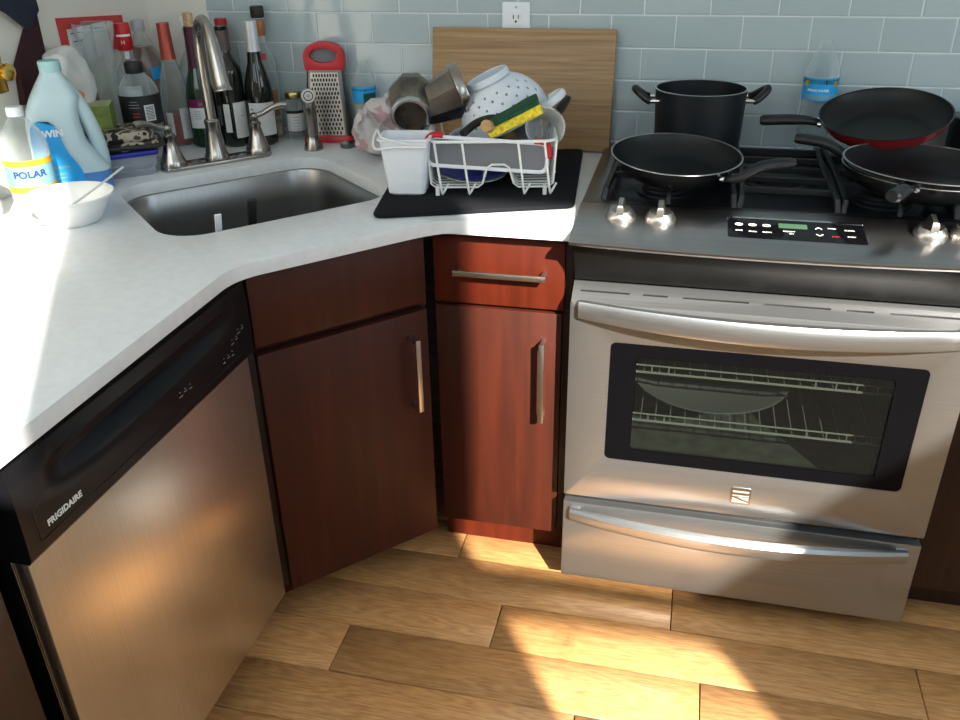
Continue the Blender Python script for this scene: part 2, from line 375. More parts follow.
def plate(bm, outer, z0, z1, holes=(), bev=0, mtx=None, seg=2, holebev=True):
    """flat polygon with holes, given thickness"""
    t = NB()
    for lp in (outer,)+tuple(holes):
        v = [t.verts.new((x, y, z1)) for x, y in lp]
        for i in range(len(v)): t.edges.new((v[i], v[(i+1) % len(v)]))
    if holes: bmesh.ops.triangle_fill(t, edges=t.edges[:], use_beauty=True)
    else: t.faces.new(t.verts[:])
    bmesh.ops.recalc_face_normals(t, faces=t.faces)
    if t.faces and sum(f.normal.z for f in t.faces) < 0: bmesh.ops.reverse_faces(t, faces=t.faces)
    r = bmesh.ops.extrude_face_region(t, geom=t.faces[:])
    bmesh.ops.translate(t, verts=[g for g in r['geom'] if isinstance(g, bmesh.types.BMVert)], vec=(0, 0, z0-z1))
    bmesh.ops.recalc_face_normals(t, faces=t.faces)
    if bev:
        es = [e for e in t.edges if len(e.link_faces) == 2 and abs(e.verts[0].co.z-e.verts[1].co.z) < 1e-6 and e.calc_face_angle(0) > 1]
        bevel(t, es, bev, seg)
    merge(bm, t, mtx)
def loft(bm, rings, cap=True, mtx=None):
    t = NB(); V = [[t.verts.new(p) for p in r] for r in rings]; n = len(V[0])
    for i in range(len(V)-1):
        for k in range(n): t.faces.new((V[i][k], V[i][(k+1) % n], V[i+1][(k+1) % n], V[i+1][k]))
    if cap: t.faces.new(V[0]); t.faces.new(V[-1])
    bmesh.ops.recalc_face_normals(t, faces=t.faces); merge(bm, t, mtx)
def front(x, z):  # matrix: local (x,y) drawn on a plane facing -y, thickness towards -y
    return Matrix.Translation((0, 0, 0)) @ Matrix(((1, 0, 0, 0), (0, 0, -1, 0), (0, 1, 0, 0), (0, 0, 0, 1)))
FR = Matrix(((1, 0, 0, 0), (0, 0, -1, 0), (0, 1, 0, 0), (0, 0, 0, 1)))   # (x,y,z)->(x,-z,y)
FX = Matrix(((0, 0, 1, 0), (1, 0, 0, 0), (0, 1, 0, 0), (0, 0, 0, 1)))    # (x,y,z)->(z,x,y): faces +x
def text_bm(body, size, extrude=.0003, spacing=1., shear=0., bold=0.):
    c = bpy.data.curves.new('txt', 'FONT'); c.body = body; c.size = size; c.extrude = extrude; c.align_x = 'CENTER'; c.align_y = 'CENTER'; c.space_character = spacing; c.shear = shear; c.offset = bold
    o = bpy.data.objects.new('txt', c); COL.objects.link(o)
    dg = bpy.context.evaluated_depsgraph_get(); me = bpy.data.meshes.new_from_object(o.evaluated_get(dg))
    bpy.data.objects.remove(o); bm = NB(); bm.from_mesh(me); bpy.data.meshes.remove(me); return bm
def wrap_cyl(bm, r, ang, z):
    """bend a flat (x,y,z-out) mesh around a vertical cylinder, centred at an angle"""
    for v in bm.verts:
        a = ang+v.co.x/r; rr = r+v.co.z; y = v.co.y
        v.co = Vector((rr*math.cos(a), rr*math.sin(a), z+y))
def patch(bm, r, ang, half, z0, z1, th=.0006, seg=40):
    rings = []
    for i in range(seg+1):
        a = ang-half+2*half*i/seg; c, s = math.cos(a), math.sin(a)
        rings.append([(r*c, r*s, z0), ((r+th)*c, (r+th)*s, z0), ((r+th)*c, (r+th)*s, z1), (r*c, r*s, z1)])
    loft(bm, rings)
def facing(x, y): return math.atan2(CAMP.y-y, CAMP.x-x)
def noise_disp(bm, amp, freq, seed=0):
    from mathutils import noise
    for v in bm.verts:
        n = noise.noise_vector(v.co*freq+Vector((seed, seed*2.3, 7)))
        v.co += n*amp

CT = .905   # worktop height
# ================================================================== SETTING
def build_floor():
    bm = NB(); lay = bm.loops.layers.color.new('plank')
    P = .1385; y0 = -.607
    def quad(x0, x1, ya, yb):
        g = .0013; t = NB()
        c = (random.random(), random.random(), random.random(), 1)
        vs = []
        for z, i in ((-.012, 0), (-.001, 0), (0, .0009)):
            vs.append([bm.verts.new(p) for p in ((x0+g+i, ya+g+i, z), (x1-g-i, ya+g+i, z), (x1-g-i, yb-g-i, z), (x0+g+i, yb-g-i, z))])
        fs = [bm.faces.new(vs[2])]
        for k in (0, 1):
            for i in range(4): fs.append(bm.faces.new((vs[k][i], vs[k][(i+1) % 4], vs[k+1][(i+1) % 4], vs[k+1][i])))
        for f in fs:
            for l in f.loops: l[lay] = c
        t.free()
    fixed = {0: [.935, 1.95], -1: [.22, 1.47, 2.4], -2: [.42, 1.08, 1.985, 2.9], -3: [-.02, .752, 1.537, 2.5], -4: [.3, 1.29, 2.2], -5: [.9, 1.8]}
    for row in range(-17, 5):
        ya = y0+row*P; yb = ya+P
        if yb < -2.75 or ya > 0: continue
        j = list(fixed.get(row, []))
        if not j:
            x = -.3+random.random()*.8
            while x < 4: j.append(x); x += .7+random.random()*.7
        j = [a for a in j if -.06 < a < 4]
        while j[-1] < 3.3: j.append(j[-1]+.7+random.random()*.6)
        xs = [-.06]+[a for a in j if a < 4]+[4.0]
        for a, b in zip(xs, xs[1:]): quad(a, b, max(ya, -2.75), min(yb, 0))
    o = obj('floor', bm, 'oak', recalc=False, sharp=20); o['kind'] = 'structure'
    b = NB(); box(b, -.06, 4, -2.75, 0, -.05, -.0125); struct('subfloor', b, 'darkwood')
build_floor()
b = NB(); box(b, -.2, 4.1, 0, .12, -.05, 2.8); struct('wall_back', b, 'tile')
b = NB(); box(b, -.06, .119, -.004, 0, CT, 2.8); box(b, -.18, -.06, -2.80, 0, -.05, 2.8); struct('wall_left', b, 'paint')
b = NB(); box(b, -.2, 4.1, -2.9, .12, 2.8, 2.9); struct('ceiling', b, 'ceil')
# wall behind the camera with two tall windows, and the right-hand wall with another
W1 = (.05, 1.475, 1.70, 2.60); W2 = (2.376, 3.55, 1.22, 2.615)
def wall_with_holes(name, mtx, L0, L1, holes):
    bm = NB()
    plate(bm, [(L0, -.05), (L1, -.05), (L1, 2.8), (L0, 2.8)], 0, .05, [[(a, c), (b_, c), (b_, d), (a, d)] for a, b_, c, d in holes], mtx=mtx)
    return struct(name, bm, 'paint')
wall_with_holes('wall_front', Matrix.Translation((0, -2.75, 0)) @ FR, -.2, 4.1, [W1, W2])
RW = (-2.3, -.9, .9, 2.3)
wall_with_holes('wall_right', Matrix.Translation((4.0, 0, 0)) @ FX, -2.80, .12, [RW])
M['frame'] = mat('window_frame_paint', (.75, .75, .73), .5)
def window(name, mtx, h, rail):
    a, b_, c, d = h; bm = NB(); w = .03
    plate(bm, [(a, c), (b_, c), (b_, d), (a, d)], 0.005, .045, [[(a+w*0+.001, c+w), (b_-.001, c+w), (b_-.001, d-.006), (a+.001, d-.006)]], mtx=mtx)
    t = NB()
    if rail: box(t, a, b_, rail[0], rail[1], .005, .045); merge(bm, t, mtx)
    struct(name, bm, 'frame')
window('window_1', Matrix.Translation((0, -2.75, 0)) @ FR, W1, None)
window('window_2', Matrix.Translation((0, -2.75, 0)) @ FR, W2, (1.52, 1.61))
window('window_3', Matrix.Translation((4.0, 0, 0)) @ FX, RW, (1.56, 1.61))
portal(((W1[0]+W1[1])/2, -2.81, (W1[2]+W1[3])/2), (PI/2, 0, 0), W1[1]-W1[0], W1[3]-W1[2])
portal(((W2[0]+W2[1])/2, -2.81, (W2[2]+W2[3])/2), (PI/2, 0, 0), W2[1]-W2[0], W2[3]-W2[2])
portal((4.06, (RW[0]+RW[1])/2, (RW[2]+RW[3])/2), (0, PI/2, 0), RW[3]-RW[2], RW[1]-RW[0])
# tied-back curtain shape added out of view to cast slanting shade over the oven
t = thing('gobo', 'white curtain added behind the photographer to shade the oven, out of view', 'gobo', (0, -2.72, 0))
bm = NB()
edge = [(2.86, .5), (2.847, 1.30), (2.832, 1.50), (2.85, 1.56), (2.90, 1.61), (3.01, 1.745), (3.04, 1.825), (3.139, 1.935), (3.30, 2.08), (3.45, 2.3), (3.50, 2.70), (3.62, 2.70), (3.62, .5)]
plate(bm, edge, -.012, .012, mtx=FR)
M['gobo'] = mat('gobo_linen', (.45, .42, .38), .9, bump=.4, bscale=400)
obj('gobo_panel', bm, 'gobo', t)

# ================================================================== CABINETS
def pull(parent, L, vertical, x, z, y, name='handle'):
    """flat bar pull with two square posts on a -y facing front"""
    bm = NB(); s = .030
    if vertical:
        box(bm, x-.006, x+.006, y-s-.006, y-s, z-L/2, z+L/2, .001)
        for d in (-1, 1): box(bm, x-.005, x+.005, y-s-.001, y, z+d*(L/2-.006)-.005, z+d*(L/2-.006)+.005, .0008)
    else:
        box(bm, x-L/2, x+L/2, y-s-.006, y-s, z-.006, z+.006, .001)
        for d in (-1, 1): box(bm, x+d*(L/2-.006)-.005, x+d*(L/2-.006)+.005, y-s-.001, y, z-.005, z+.005, .0008)
    return obj(name, bm, 'satin', parent)

# corner sink cabinet: local x along the diagonal front, local -y out of it
SA = Vector((.637, -.917)); SB = Vector((.896, -.640)); sang = math.atan2(SB.y-SA.y, SB.x-SA.x); slen = (SB-SA).length
t = thing('sink_cabinet', 'cherry corner cabinet under the sink, fronts coloured as shaded, with blank front and vertical pull', 'cabinet', (SA.x, SA.y, 0), (0, 0, sang))
bm = NB(); box(bm, -.012, slen+.008, .021, .16, .112, .70, .002); box(bm, -.012, slen+.012, .021, .09, .70, .866, .002)
obj('carcass', bm, 'cherry_in', t)
bm = NB(); box(bm, 0, slen, 0, .020, .719, .868, .0015); obj('false_front', bm, 'cherry_shaded', t)
bm = NB(); box(bm, 0, slen, 0, .020, .112, .702, .0015); d = obj('door', bm, 'cherry_shaded', t)
pull(d, .175, True, slen-.045, .565, 0)
bm = NB(); box(bm, -.03, slen+.06, .122, .135, 0, .111); obj('toe_board', bm, 'cherry', t)

t = thing('drawer_cabinet', 'narrow cherry base cabinet with one drawer, between sink corner and range', 'cabinet', (.905, -.607, 0))
bm = NB(); box(bm, .004, .296, .021, .58, .122, .866, .002); obj('carcass', bm, 'cherry_in', t)
bm = NB(); box(bm, .000, .280, 0, .020, .708, .858, .0015); d = obj('drawer', bm, 'cherry', t); pull(d, .195, False, .148, .789, 0)
bm = NB(); box(bm, .000, .277, 0, .020, .122, .699, .0015); d = obj('door', bm, 'cherry_shaded', t); pull(d, .193, True, .240, .543, 0)
bm = NB(); box(bm, -.02, .296, .092, .106, 0, .122); obj('toe_board', bm, 'cherry', t)

t = thing('base_cabinet', 'dark wood base cabinet right of the range, cut by the frame', 'cabinet', (1.97, -.60, 0))
bm = NB(); box(bm, 0, .60, .02, .58, .09, .866, .002); obj('carcass', bm, 'darkwood', t)
bm = NB(); box(bm, .004, .596, 0, .02, .10, .86, .0015); obj('door', bm, 'darkwood', t)
bm = NB(); box(bm, 0, .60, .075, .09, 0, .09); obj('toe_board', bm, 'darkwood', t)
bm = NB(); plate(bm, [(1.966, -.005), (2.6, -.005), (2.6, -.64), (1.966, -.64)], CT-.03, CT, bev=.004)
tag(obj('countertop', bm, 'quartz'), 'white worktop right of the range, mostly hidden behind the pans', 'countertop')

# end panel and cabinet left of the dishwasher
t = thing('end_cabinet', 'dark brown cabinet end left of the dishwasher in bottom left corner', 'cabinet', (0, -1.575, 0))
bm = NB(); box(bm, .02, .585, -.55, 0, .09, .866, .002); obj('carcass', bm, 'darkwood', t)
bm = NB(); box(bm, .585, .603, -.548, -.003, .10, .862, .0015); obj('door', bm, 'darkwood', t)
bm = NB(); box(bm, .45, .51, -.55, 0, 0, .09); obj('toe_board', bm, 'darkwood', t)

# ------------------------------------------------------------------ worktop and sink
eu = Vector((.683, .731)); ew = Vector((-.731, .683))
def UW(u, w): p = eu*u+ew*w; return (p.x, p.y)
hole = [UW(u, w) for u, w in rrect(-.322, .182, -.925, -.487, .085, 8)]
outer = round_poly([(-.058, -.006), (-.058, -2.12), (.640, -2.12), (.640, -.958), (.915, -.664), (.945, -.647), (1.2015, -.647), (1.2015, -.006)], [0, 0, .02, .05, .05, .02, .006, 0], 6)
bm = NB(); plate(bm, outer, CT-.028, CT, [hole], bev=.007, seg=3)
bmw = bm
tag(obj('countertop', bm, 'quartz', sharp=50), 'white quartz corner worktop with the sink cut into it', 'countertop')
t = thing('sink', 'stainless steel undermount sink set into the white corner worktop', 'sink', (0, 0, 0))
bm = NB(); rings = []
for (g, z, r) in ((.03, CT-.0285, .10), (-.004, CT-.0285, .088), (-.006, CT-.032, .086), (-.010, CT-.10, .084), (-.018, CT-.185, .078), (-.040, CT-.205, .06), (-.12, CT-.21, .04)):
    rings.append([UW(u, w)+(z,) for u, w in rrect(-.322-g, .182+g, -.925-g, -.487+g, r, 8)])
loft(bm, rings, cap=False)
t0 = NB(); v = [t0.verts.new(p) for p in rings[-1]]; t0.faces.new(v); merge(bm, t0)
bmesh.ops.remove_doubles(bm, verts=bm.verts, dist=1e-5)
o = obj('basin', bm, 'sinksteel', t)
sd = o.modifiers.new('thick', 'SOLIDIFY'); sd.thickness = .0015; sd.offset = -1
bm = NB(); c = UW(-.07, -.70); lathe(bm, [(0, .001), (.03, .001), (.036, .004), (.044, .004), (.045, 0)], 28, Matrix.Translation((c[0], c[1], CT-.2095)))
obj('drain', bm, 'nickel', t)
def lean(name, label, m, P0, P1, w, th, cat):
    a, b_ = Vector(P0), Vector(P1); bm = NB(); sweep_rect(bm, [a.lerp(b_, i/6) for i in range(7)], w, th)
    return tag(obj(name, bm, m), label, cat)
p0 = UW(-.20, -.80); p1 = UW(-.2125, -.9045)
lean('plastic_strip', 'short white plastic strip standing in the sink', 'whiteplas', p0+(.700,), p1+(.932,), .013, .004, 'strip')
p0 = UW(-.13, -.79); p1 = UW(-.140, -.9045)
lean('knife', 'black knife handle standing in the sink right of the white strip', 'black', p0+(.701,), p1+(.948,), .018, .010, 'knife')

# ------------------------------------------------------------------ dishwasher (faces +x), local: x across (towards -y world is left)
t = thing('dishwasher', 'built-in dishwasher with stainless door and black control panel', 'dishwasher', (.634, -.946, 0), (0, 0, PI/2-.014))
# local +x runs along world +y (to the sink), local -y points out of the front (+x world)
DW = .602
bm = NB(); box(bm, -DW+.01, -.01, .065, .56, .09, .860, .004); obj('tub', bm, 'black', t)
bm = NB(); box(bm, -DW, 0, -.001, .024, .128, .7225, .003); obj('door_panel', bm, 'steel_dw', t)
bm = NB(); box(bm, -DW+.001, -.001, .0245, .062, .122, .724, .002); obj('door_edge', bm, 'blackgloss', t)
bm = NB(); box(bm, -DW-.0015, -DW+.0008, .0243, .0275, .124, .722); o = obj('edge_trim', bm, 'chrome', t)
bm = NB(); box(bm, -DW+.02, -.02, .075, .09, .005, .12); obj('toe_panel', bm, 'black', t)
# control panel with a scooped grip pocket
bm = NB()
rings = []
N = 40
for i in range(N+1):
    x = -DW-.004+(DW+.008)*i/N
    s = max(0, 1-((x+.30)/.245)**2); s = s**.6 if s > 0 else 0
    dpt = .022*s
    zt = .845
    rings.append([(x, .060, .7235), (x, -.008, .7235), (x, -.013, .730), (x, -.014, .775), (x, -.014, .795), (x, -.014+dpt*.3, .806), (x, -.014+dpt, .818), (x, -.014+dpt, .832), (x, -.013, .846), (x, -.008, .866), (x, .02, .872), (x, .060, .872)])
loft(bm, rings); cp = obj('control_panel', bm, 'blackgloss', t, sharp=30)
def dtext(s, size, x, z, m='whiteink', name='lettering', **k):
    b_ = text_bm(s, size, **k); bmesh.ops.transform(b_, matrix=Matrix.Translation((x, -.0143, z)) @ FR, verts=b_.verts); return obj(name, b_, m, cp)
dtext('FRIGIDAIRE', .0130, -.531, .761, bold=.0004, spacing=1.05)
for x0, z0, k in ((-.245, .775, 3), (-.105, .765, 3), (-.07, .785, 2), (-.045, .795, 2)):
    for i in range(k):
        bm = NB(); box(bm, x0+i*.015, x0+i*.015+.007+random.random()*.003, -.0146, -.0140, z0-.008+.003*(i % 2), z0-.0066+.003*(i % 2)); obj('button_mark', bm, 'greyink', cp)
        bm = NB(); box(bm, x0+i*.015+.002, x0+i*.015+.005, -.0146, -.0140, z0, z0+.0012); obj('button_mark', bm, 'greyink', cp)
bm = NB()
for a, b_ in (((-.582, .745), (-.03, .745)), ((-.582, .745), (-.582, .795)), ((-.582, .795), (-.56, .800))):
    tube(bm, [(a[0], -.0142, a[1]), (b_[0], -.0142, b_[1])], .0007, 6)
obj('inset_line', bm, 'black', cp)

# ================================================================== RANGE
RX, RWD = 1.206, .755
t = thing('range', 'stainless steel slide-in gas range with black oven window and bottom drawer', 'stove', (RX, 0, 0))
bm = NB(); box(bm, .004, RWD-.004, -.598, -.03, .03, .26, .003)
box(bm, .004, .03, -.598, -.03, .26, .86); box(bm, RWD-.03, RWD-.004, -.598, -.03, .26, .86)
box(bm, .03, RWD-.03, -.05, -.03, .26, .86); box(bm, .03, RWD-.03, -.598, -.03, .80, .86)
obj('body', bm, 'black', t)
bm = NB(); box(bm, .03, RWD-.03, -.40, -.10, 0, .031); obj('base', bm, 'black', t)
# cooktop: steel rim round a black sunken deck
bm = NB(); plate(bm, [(-.003, -.522), (RWD+.003, -.522), (RWD+.003, -.012), (-.003, -.012)], .861, .918, [rrect(.034, RWD-.034, -.500, -.050, .02)], bev=.003)
obj('cooktop_rim', bm, 'steel_dark', t)
bm = NB(); plate(bm, rrect(.030, RWD-.030, -.504, -.046, .02), .862, .905); obj('cooktop_deck', bm, 'blackgloss', t)
# bowed control panel
bm = NB(); rings = []; N = 28
for i in range(N+1):
    u = i/N; x = -.003+(RWD+.006)*u; b_ = .020*(1-(2*u-1)**2)
    rings.append([(x, -.520, .880), (x, -.520, .9175), (x, -.530, .9185), (x, -.694-b_, .8980), (x, -.699-b_, .8950), (x, -.6985-b_, .891), (x, -.694-b_, .8865), (x, -.672-b_*.9, .880)])
loft(bm, rings); obj('control_panel', bm, 'panelsteel', t, sharp=30)
# dark curved fascia between the panel and the oven door
bm = NB(); rings = []
for i in range(N+1):
    u = i/N; x = .003+(RWD-.006)*u; b_ = .016*(1-(2*u-1)**2)
    rings.append([(x, -.600, .8795), (x, -.676-b_*.9, .8795), (x, -.657-b_*.5, .846), (x, -.640, .815), (x, -.628, .792), (x, -.600, .790)])
loft(bm, rings); obj('fascia', bm, 'fascia', t, sharp=40)
def panel_z(y): return .9185-(.020/.160)*(-.530-y)
tilt = math.atan(.020/.160)
PM = lambda x, y: Matrix.Translation((x, y, panel_z(y)+.0006)) @ Matrix.Rotation(tilt, 4, 'X')
# display
dc = PM(.413, -.603)
bm = NB(); plate(bm, rrect(-.124, .124, -.042, .042, .006), -.001, .0012, mtx=dc); disp = obj('display', bm, 'blackglass', t)
bm = NB(); plate(bm, rrect(-.125, .125, .040, .0455, .002), -.001, .0022, mtx=dc); obj('display_trim', bm, 'chrome', t)
bm = NB(); box(bm, -.030, .022, .008, .027, .0012, .0016, mtx=dc); obj('screen', bm, 'lcd', disp)
def mark(name, bm, m): return obj(name, bm, m, disp)
for (x, y) in ((-.103, .014), (-.078, .014), (-.052, .014)):
    bm = NB(); tube(bm, [(x+.007*math.cos(a*PI/6), y+.004*math.sin(a*PI/6), .0015) for a in range(12)], .0008, 5, closed=True)
    bmesh.ops.transform(bm, matrix=dc, verts=bm.verts); mark('button_symbol', bm, 'whiteink')
for (x, y, s) in ((-.103, -.012, 'BAKE'), (-.078, -.014, 'BROIL'), (-.052, -.014, 'CLEAN'), (.066, .016, 'TIMER'), (.097, .012, 'CLOCK'), (.098, -.014, 'OVEN'), (.070, -.017, 'STOP'), (-.012, -.006, 'PREHEAT'), (-.008, -.015, 'ON')):
    bm = text_bm(s, .0055, .0002); bmesh.ops.transform(bm, matrix=dc @ Matrix.Translation((x, y, .0015)), verts=bm.verts)
    mark('lettering', bm, 'redink' if s == 'STOP' else 'whiteink')
for sgn, y in ((1, .014), (-1, -.014)):
    bm = NB(); tube(bm, [(.036, y-.003*sgn, .0016), (.042, y+.003*sgn, .0016), (.048, y-.003*sgn, .0016)], .0009, 5); bmesh.ops.transform(bm, matrix=dc, verts=bm.verts); mark('arrow', bm, 'whiteink')
# knobs
for x in (.084, .161, .650, .712):
    y = -.588; mt = PM(x, y)
    bm = NB(); lathe(bm, [(0, 0), (.0295, 0), (.030, .004), (.026, .013), (.021, .019), (0, .020)], 30, mt)
    kn = obj('knob', bm, 'satin', t)
    bm = NB(); loft(bm, [[(-.0075, -.024, .010), (.0075, -.024, .010), (.0075, .023, .010), (-.0075, .023, .010)], [(-.0065, -.022, .030), (.0065, -.022, .030), (.0065, .018, .032), (-.0065, .018, .032)], [(-.0045, -.019, .034), (.0045, -.019, .034), (.0045, .015, .036), (-.0045, .015, .036)]], mtx=mt)
    obj('knob_grip', bm, 'satin', kn)
# oven door: steel front with a window opening
DY = -.662
wx0, wx1, wz0, wz1 = .085, .688, .389, .673
bm = NB(); plate(bm, rrect(.0, RWD, .281, .756, .004), 0, .012, [rrect(wx0, wx1, wz0, wz1, .012)], bev=.0015, mtx=Matrix.Translation((0, DY+.012, 0)) @ FR)
door = obj('oven_door', bm, 'steel', t, sharp=30)
bm = NB(); plate(bm, rrect(wx0+.0002, wx1-.0002, wz0+.0002, wz1-.0002, .012), 0, .006, [rrect(.140, .633, .418, .644, .008)], mtx=Matrix.Translation((0, DY+.007, 0)) @ FR)
obj('window_border', bm, 'blackglass', door)
bm = NB(); plate(bm, rrect(.141, .632, .419, .643, .008), 0, .003, mtx=Matrix.Translation((0, DY+.0065, 0)) @ FR)
obj('window_glass', bm, 'ovenglass', door)
bm = NB(); box(bm, .004, .084, DY+.0125, -.605, .285, .752); box(bm, .689, RWD-.004, DY+.0125, -.605, .285, .752)
box(bm, .084, .689, DY+.0125, -.605, .285, .388); box(bm, .084, .689, DY+.0125, -.605, .674, .752); obj('door_frame', bm, 'black', door)
# sloping door top with vent slots
bm = NB(); th = math.atan2(.030, .046)
TM = Matrix.Translation((0, DY, .7562)) @ Matrix.Rotation(th, 4, 'X')
slots = []
for a, c in ((.016, .115), (.140, .190), (.218, .345), (.370, .495), (.522, .572), (.600, .735)): slots.append(rrect(a, c, .026, .0305, .002, 3))
plate(bm, [(.001, 0), (RWD-.001, 0), (RWD-.001, .054), (.001, .054)], -.002, 0, slots, mtx=TM); obj('door_top', bm, 'steel', door)
bm = NB(); plate(bm, [(.004, .002), (RWD-.004, .002), (RWD-.004, .053), (.004, .053)], -.006, -.0028, mtx=TM); obj('vent_backing', bm, 'black', door)
def bow_handle(name, parent, z, x0, x1, out, h, drop):
    bm = NB(); rings = []; N = 40
    for i in range(N+1):
        u = i/N; x = x0+(x1-x0)*u; b_ = (1-(2*u-1)**2); e = max(0, 1-min(u, 1-u)/.02)
        y = DY-.006-out*b_; hh = h*(1+.25*b_)/2; zc = z-drop*b_; d = .010+.004*b_
        rings.append([(x, y, zc-hh), (x, y-d*.7, zc-hh*.92), (x, y-d, zc-hh*.5), (x, y-d, zc+hh*.5), (x, y-d*.6, zc+hh*.95), (x, y+.002, zc+hh)] )
    loft(bm, rings)
    for x in (x0+.012, x1-.012): box(bm, x-.011, x+.011, DY-.012, DY+.001, z-h*.45, z+h*.45, .002)
    return obj(name, bm, 'steel', parent, sharp=28)
bow_handle('handle', door, .744, .018, .737, .048, .038, .000)
# emblem on the door
EM = Matrix.Translation((.380, DY-.0004, .333)) @ FR
bm = NB(); plate(bm, rrect(-.021, .021, -.021, .021, .005), 0, .0012, mtx=EM); em = obj('emblem', bm, 'chrome', door)
bm = NB(); box(bm, -.017, .017, .0085, .013, .0012, .0016, mtx=EM); box(bm, -.017, .017, -.001, .002, .0012, .0016, mtx=EM)
plate(bm, [(-.017, -.005), (.017, -.017), (.017, -.0175), (-.017, -.0175)], .0012, .0016, mtx=EM); plate(bm, [(-.006, -.003), (.017, -.003), (.017, -.012)], .0012, .0016, mtx=EM)
obj('emblem_bars', bm, 'greyink', em)
# drawer
bm = NB(); box(bm, -.001, RWD+.001, DY+.001, -.60, .043, .2585, .003); dr = obj('drawer', bm, 'steel', t)
bow_handle('handle', dr, .234, .016, .730, .040, .031, .002)
bm = NB(); box(bm, .004, RWD-.004, -.640, -.603, .2595, .280); obj('seal_strip', bm, 'black', t)
# oven inside: liner, two racks, baking tray
bm = NB()
box(bm, .075, .68, -.12, -.115, .34, .70); box(bm, .075, .68, -.60, -.12, .335, .34); box(bm, .075, .68, -.60, -.12, .70, .705)
box(bm, .07, .075, -.60, -.115, .335, .705); box(bm, .68, .685, -.60, -.115, .335, .705); obj('oven_liner', bm, 'ovenin', t)
for z in (.575, .455):
    bm = NB()
    for y in (-.595, -.16): tube(bm, [(.078, y, z), (.677, y, z)], .0028, 6)
    tube(bm, [(.078, -.597, z+.018), (.677, -.597, z+.018)], .002, 6)
    for x in (.10, .135, .17, .205, .50, .54, .58, .62): tube(bm, [(x, -.597, z+.018), (x, -.595, z)], .0018, 5)
    for i in range(19): tube(bm, [(.09+i*.0319, -.595, z), (.09+i*.0319, -.16, z)], .0014, 5)
    obj('oven_shelf', bm, 'rack', t)
tt = thing('baking_tray', 'round grey baking tray on the lower rack inside the oven', 'tray', (RX+.30, -.40, .4585))
bm = NB(); lathe(bm, [(0, .002), (.13, .002), (.175, .022), (.180, .022), (.180, .024), (.174, .024), (.129, .0045), (0, .0045)], 48); obj('tray_body', bm, 'greyplas', tt)
# burners and cast-iron grates
for x, y, r in ((.16, -.37, .045), (.16, -.16, .035), (.40, -.27, .05), (.60, -.37, .045), (.60, -.16, .035)):
    bm = NB(); lathe(bm, [(0, .0), (r+.016, 0), (r+.016, .004), (r+.004, .006), (r+.004, .012), (r, .0135), (r, .019), (r-.004, .021), (0, .021)], 32, Matrix.Translation((x, y, .9052))); obj('burner', bm, 'castiron', t)
def grate(x0, x1, kind):
    bm = NB(); y0, y1, zt = -.498, -.058, .943; w = .011
    def bar(*p, ww=w, hh=.013): sweep_rect(bm, p, ww, hh)
    for x, s in ((x0, 1), (x1, -1)):
        pts = [(x, y0, .9055), (x, y0+.004, .920), (x+s*.002, y0+.012, .936)]+[(x+s*(.002+.004*math.sin(i/10*PI)), y0+.03+(y1-y0-.06)*i/10, .9375) for i in range(11)]+[(x+s*.002, y1-.010, .934), (x, y1, .9055)]
        bar(*pts)
    for y, s in ((y0, 1), (y1, -1)):
        pts = [(x0, y, .912), (x1, y, .912)]
        bar(*pts, hh=.010)
    if kind == 'bars':
        for i in range(5):
            y = y0+.062+i*.080; bar((x0, y, .9375), (x1, y, .9375), ww=.009)
    else:
        xm = (x0+x1)/2
        bar((xm, y0, .910), (xm, y0+.006, .930), (xm, y0+.016, .9375), (xm, y0+.085, .9375), ww=.009)
        bar((xm, y1, .910), (xm, y1-.006, .930), (xm, y1-.016, .9375), (xm, y1-.07, .9375), ww=.009)
        bar((x0, -.28, .9375), (x1, -.28, .9375), ww=.009)
        for y in (-.37, -.16):
            bar((x0, y, .9375), (x0+.075, y, .9375), ww=.009); bar((x1, y, .9375), (x1-.075, y, .9375), ww=.009)
        bar((xm, -.28-.03, .9375), (xm, -.28+.03, .9375), ww=.009)
    obj('grate', bm, 'castiron', t)
grate(.042, .302, 'fingers'); grate(.313, .499, 'bars'); grate(.510, .714, 'fingers')
GT = .9445   # top of the grates

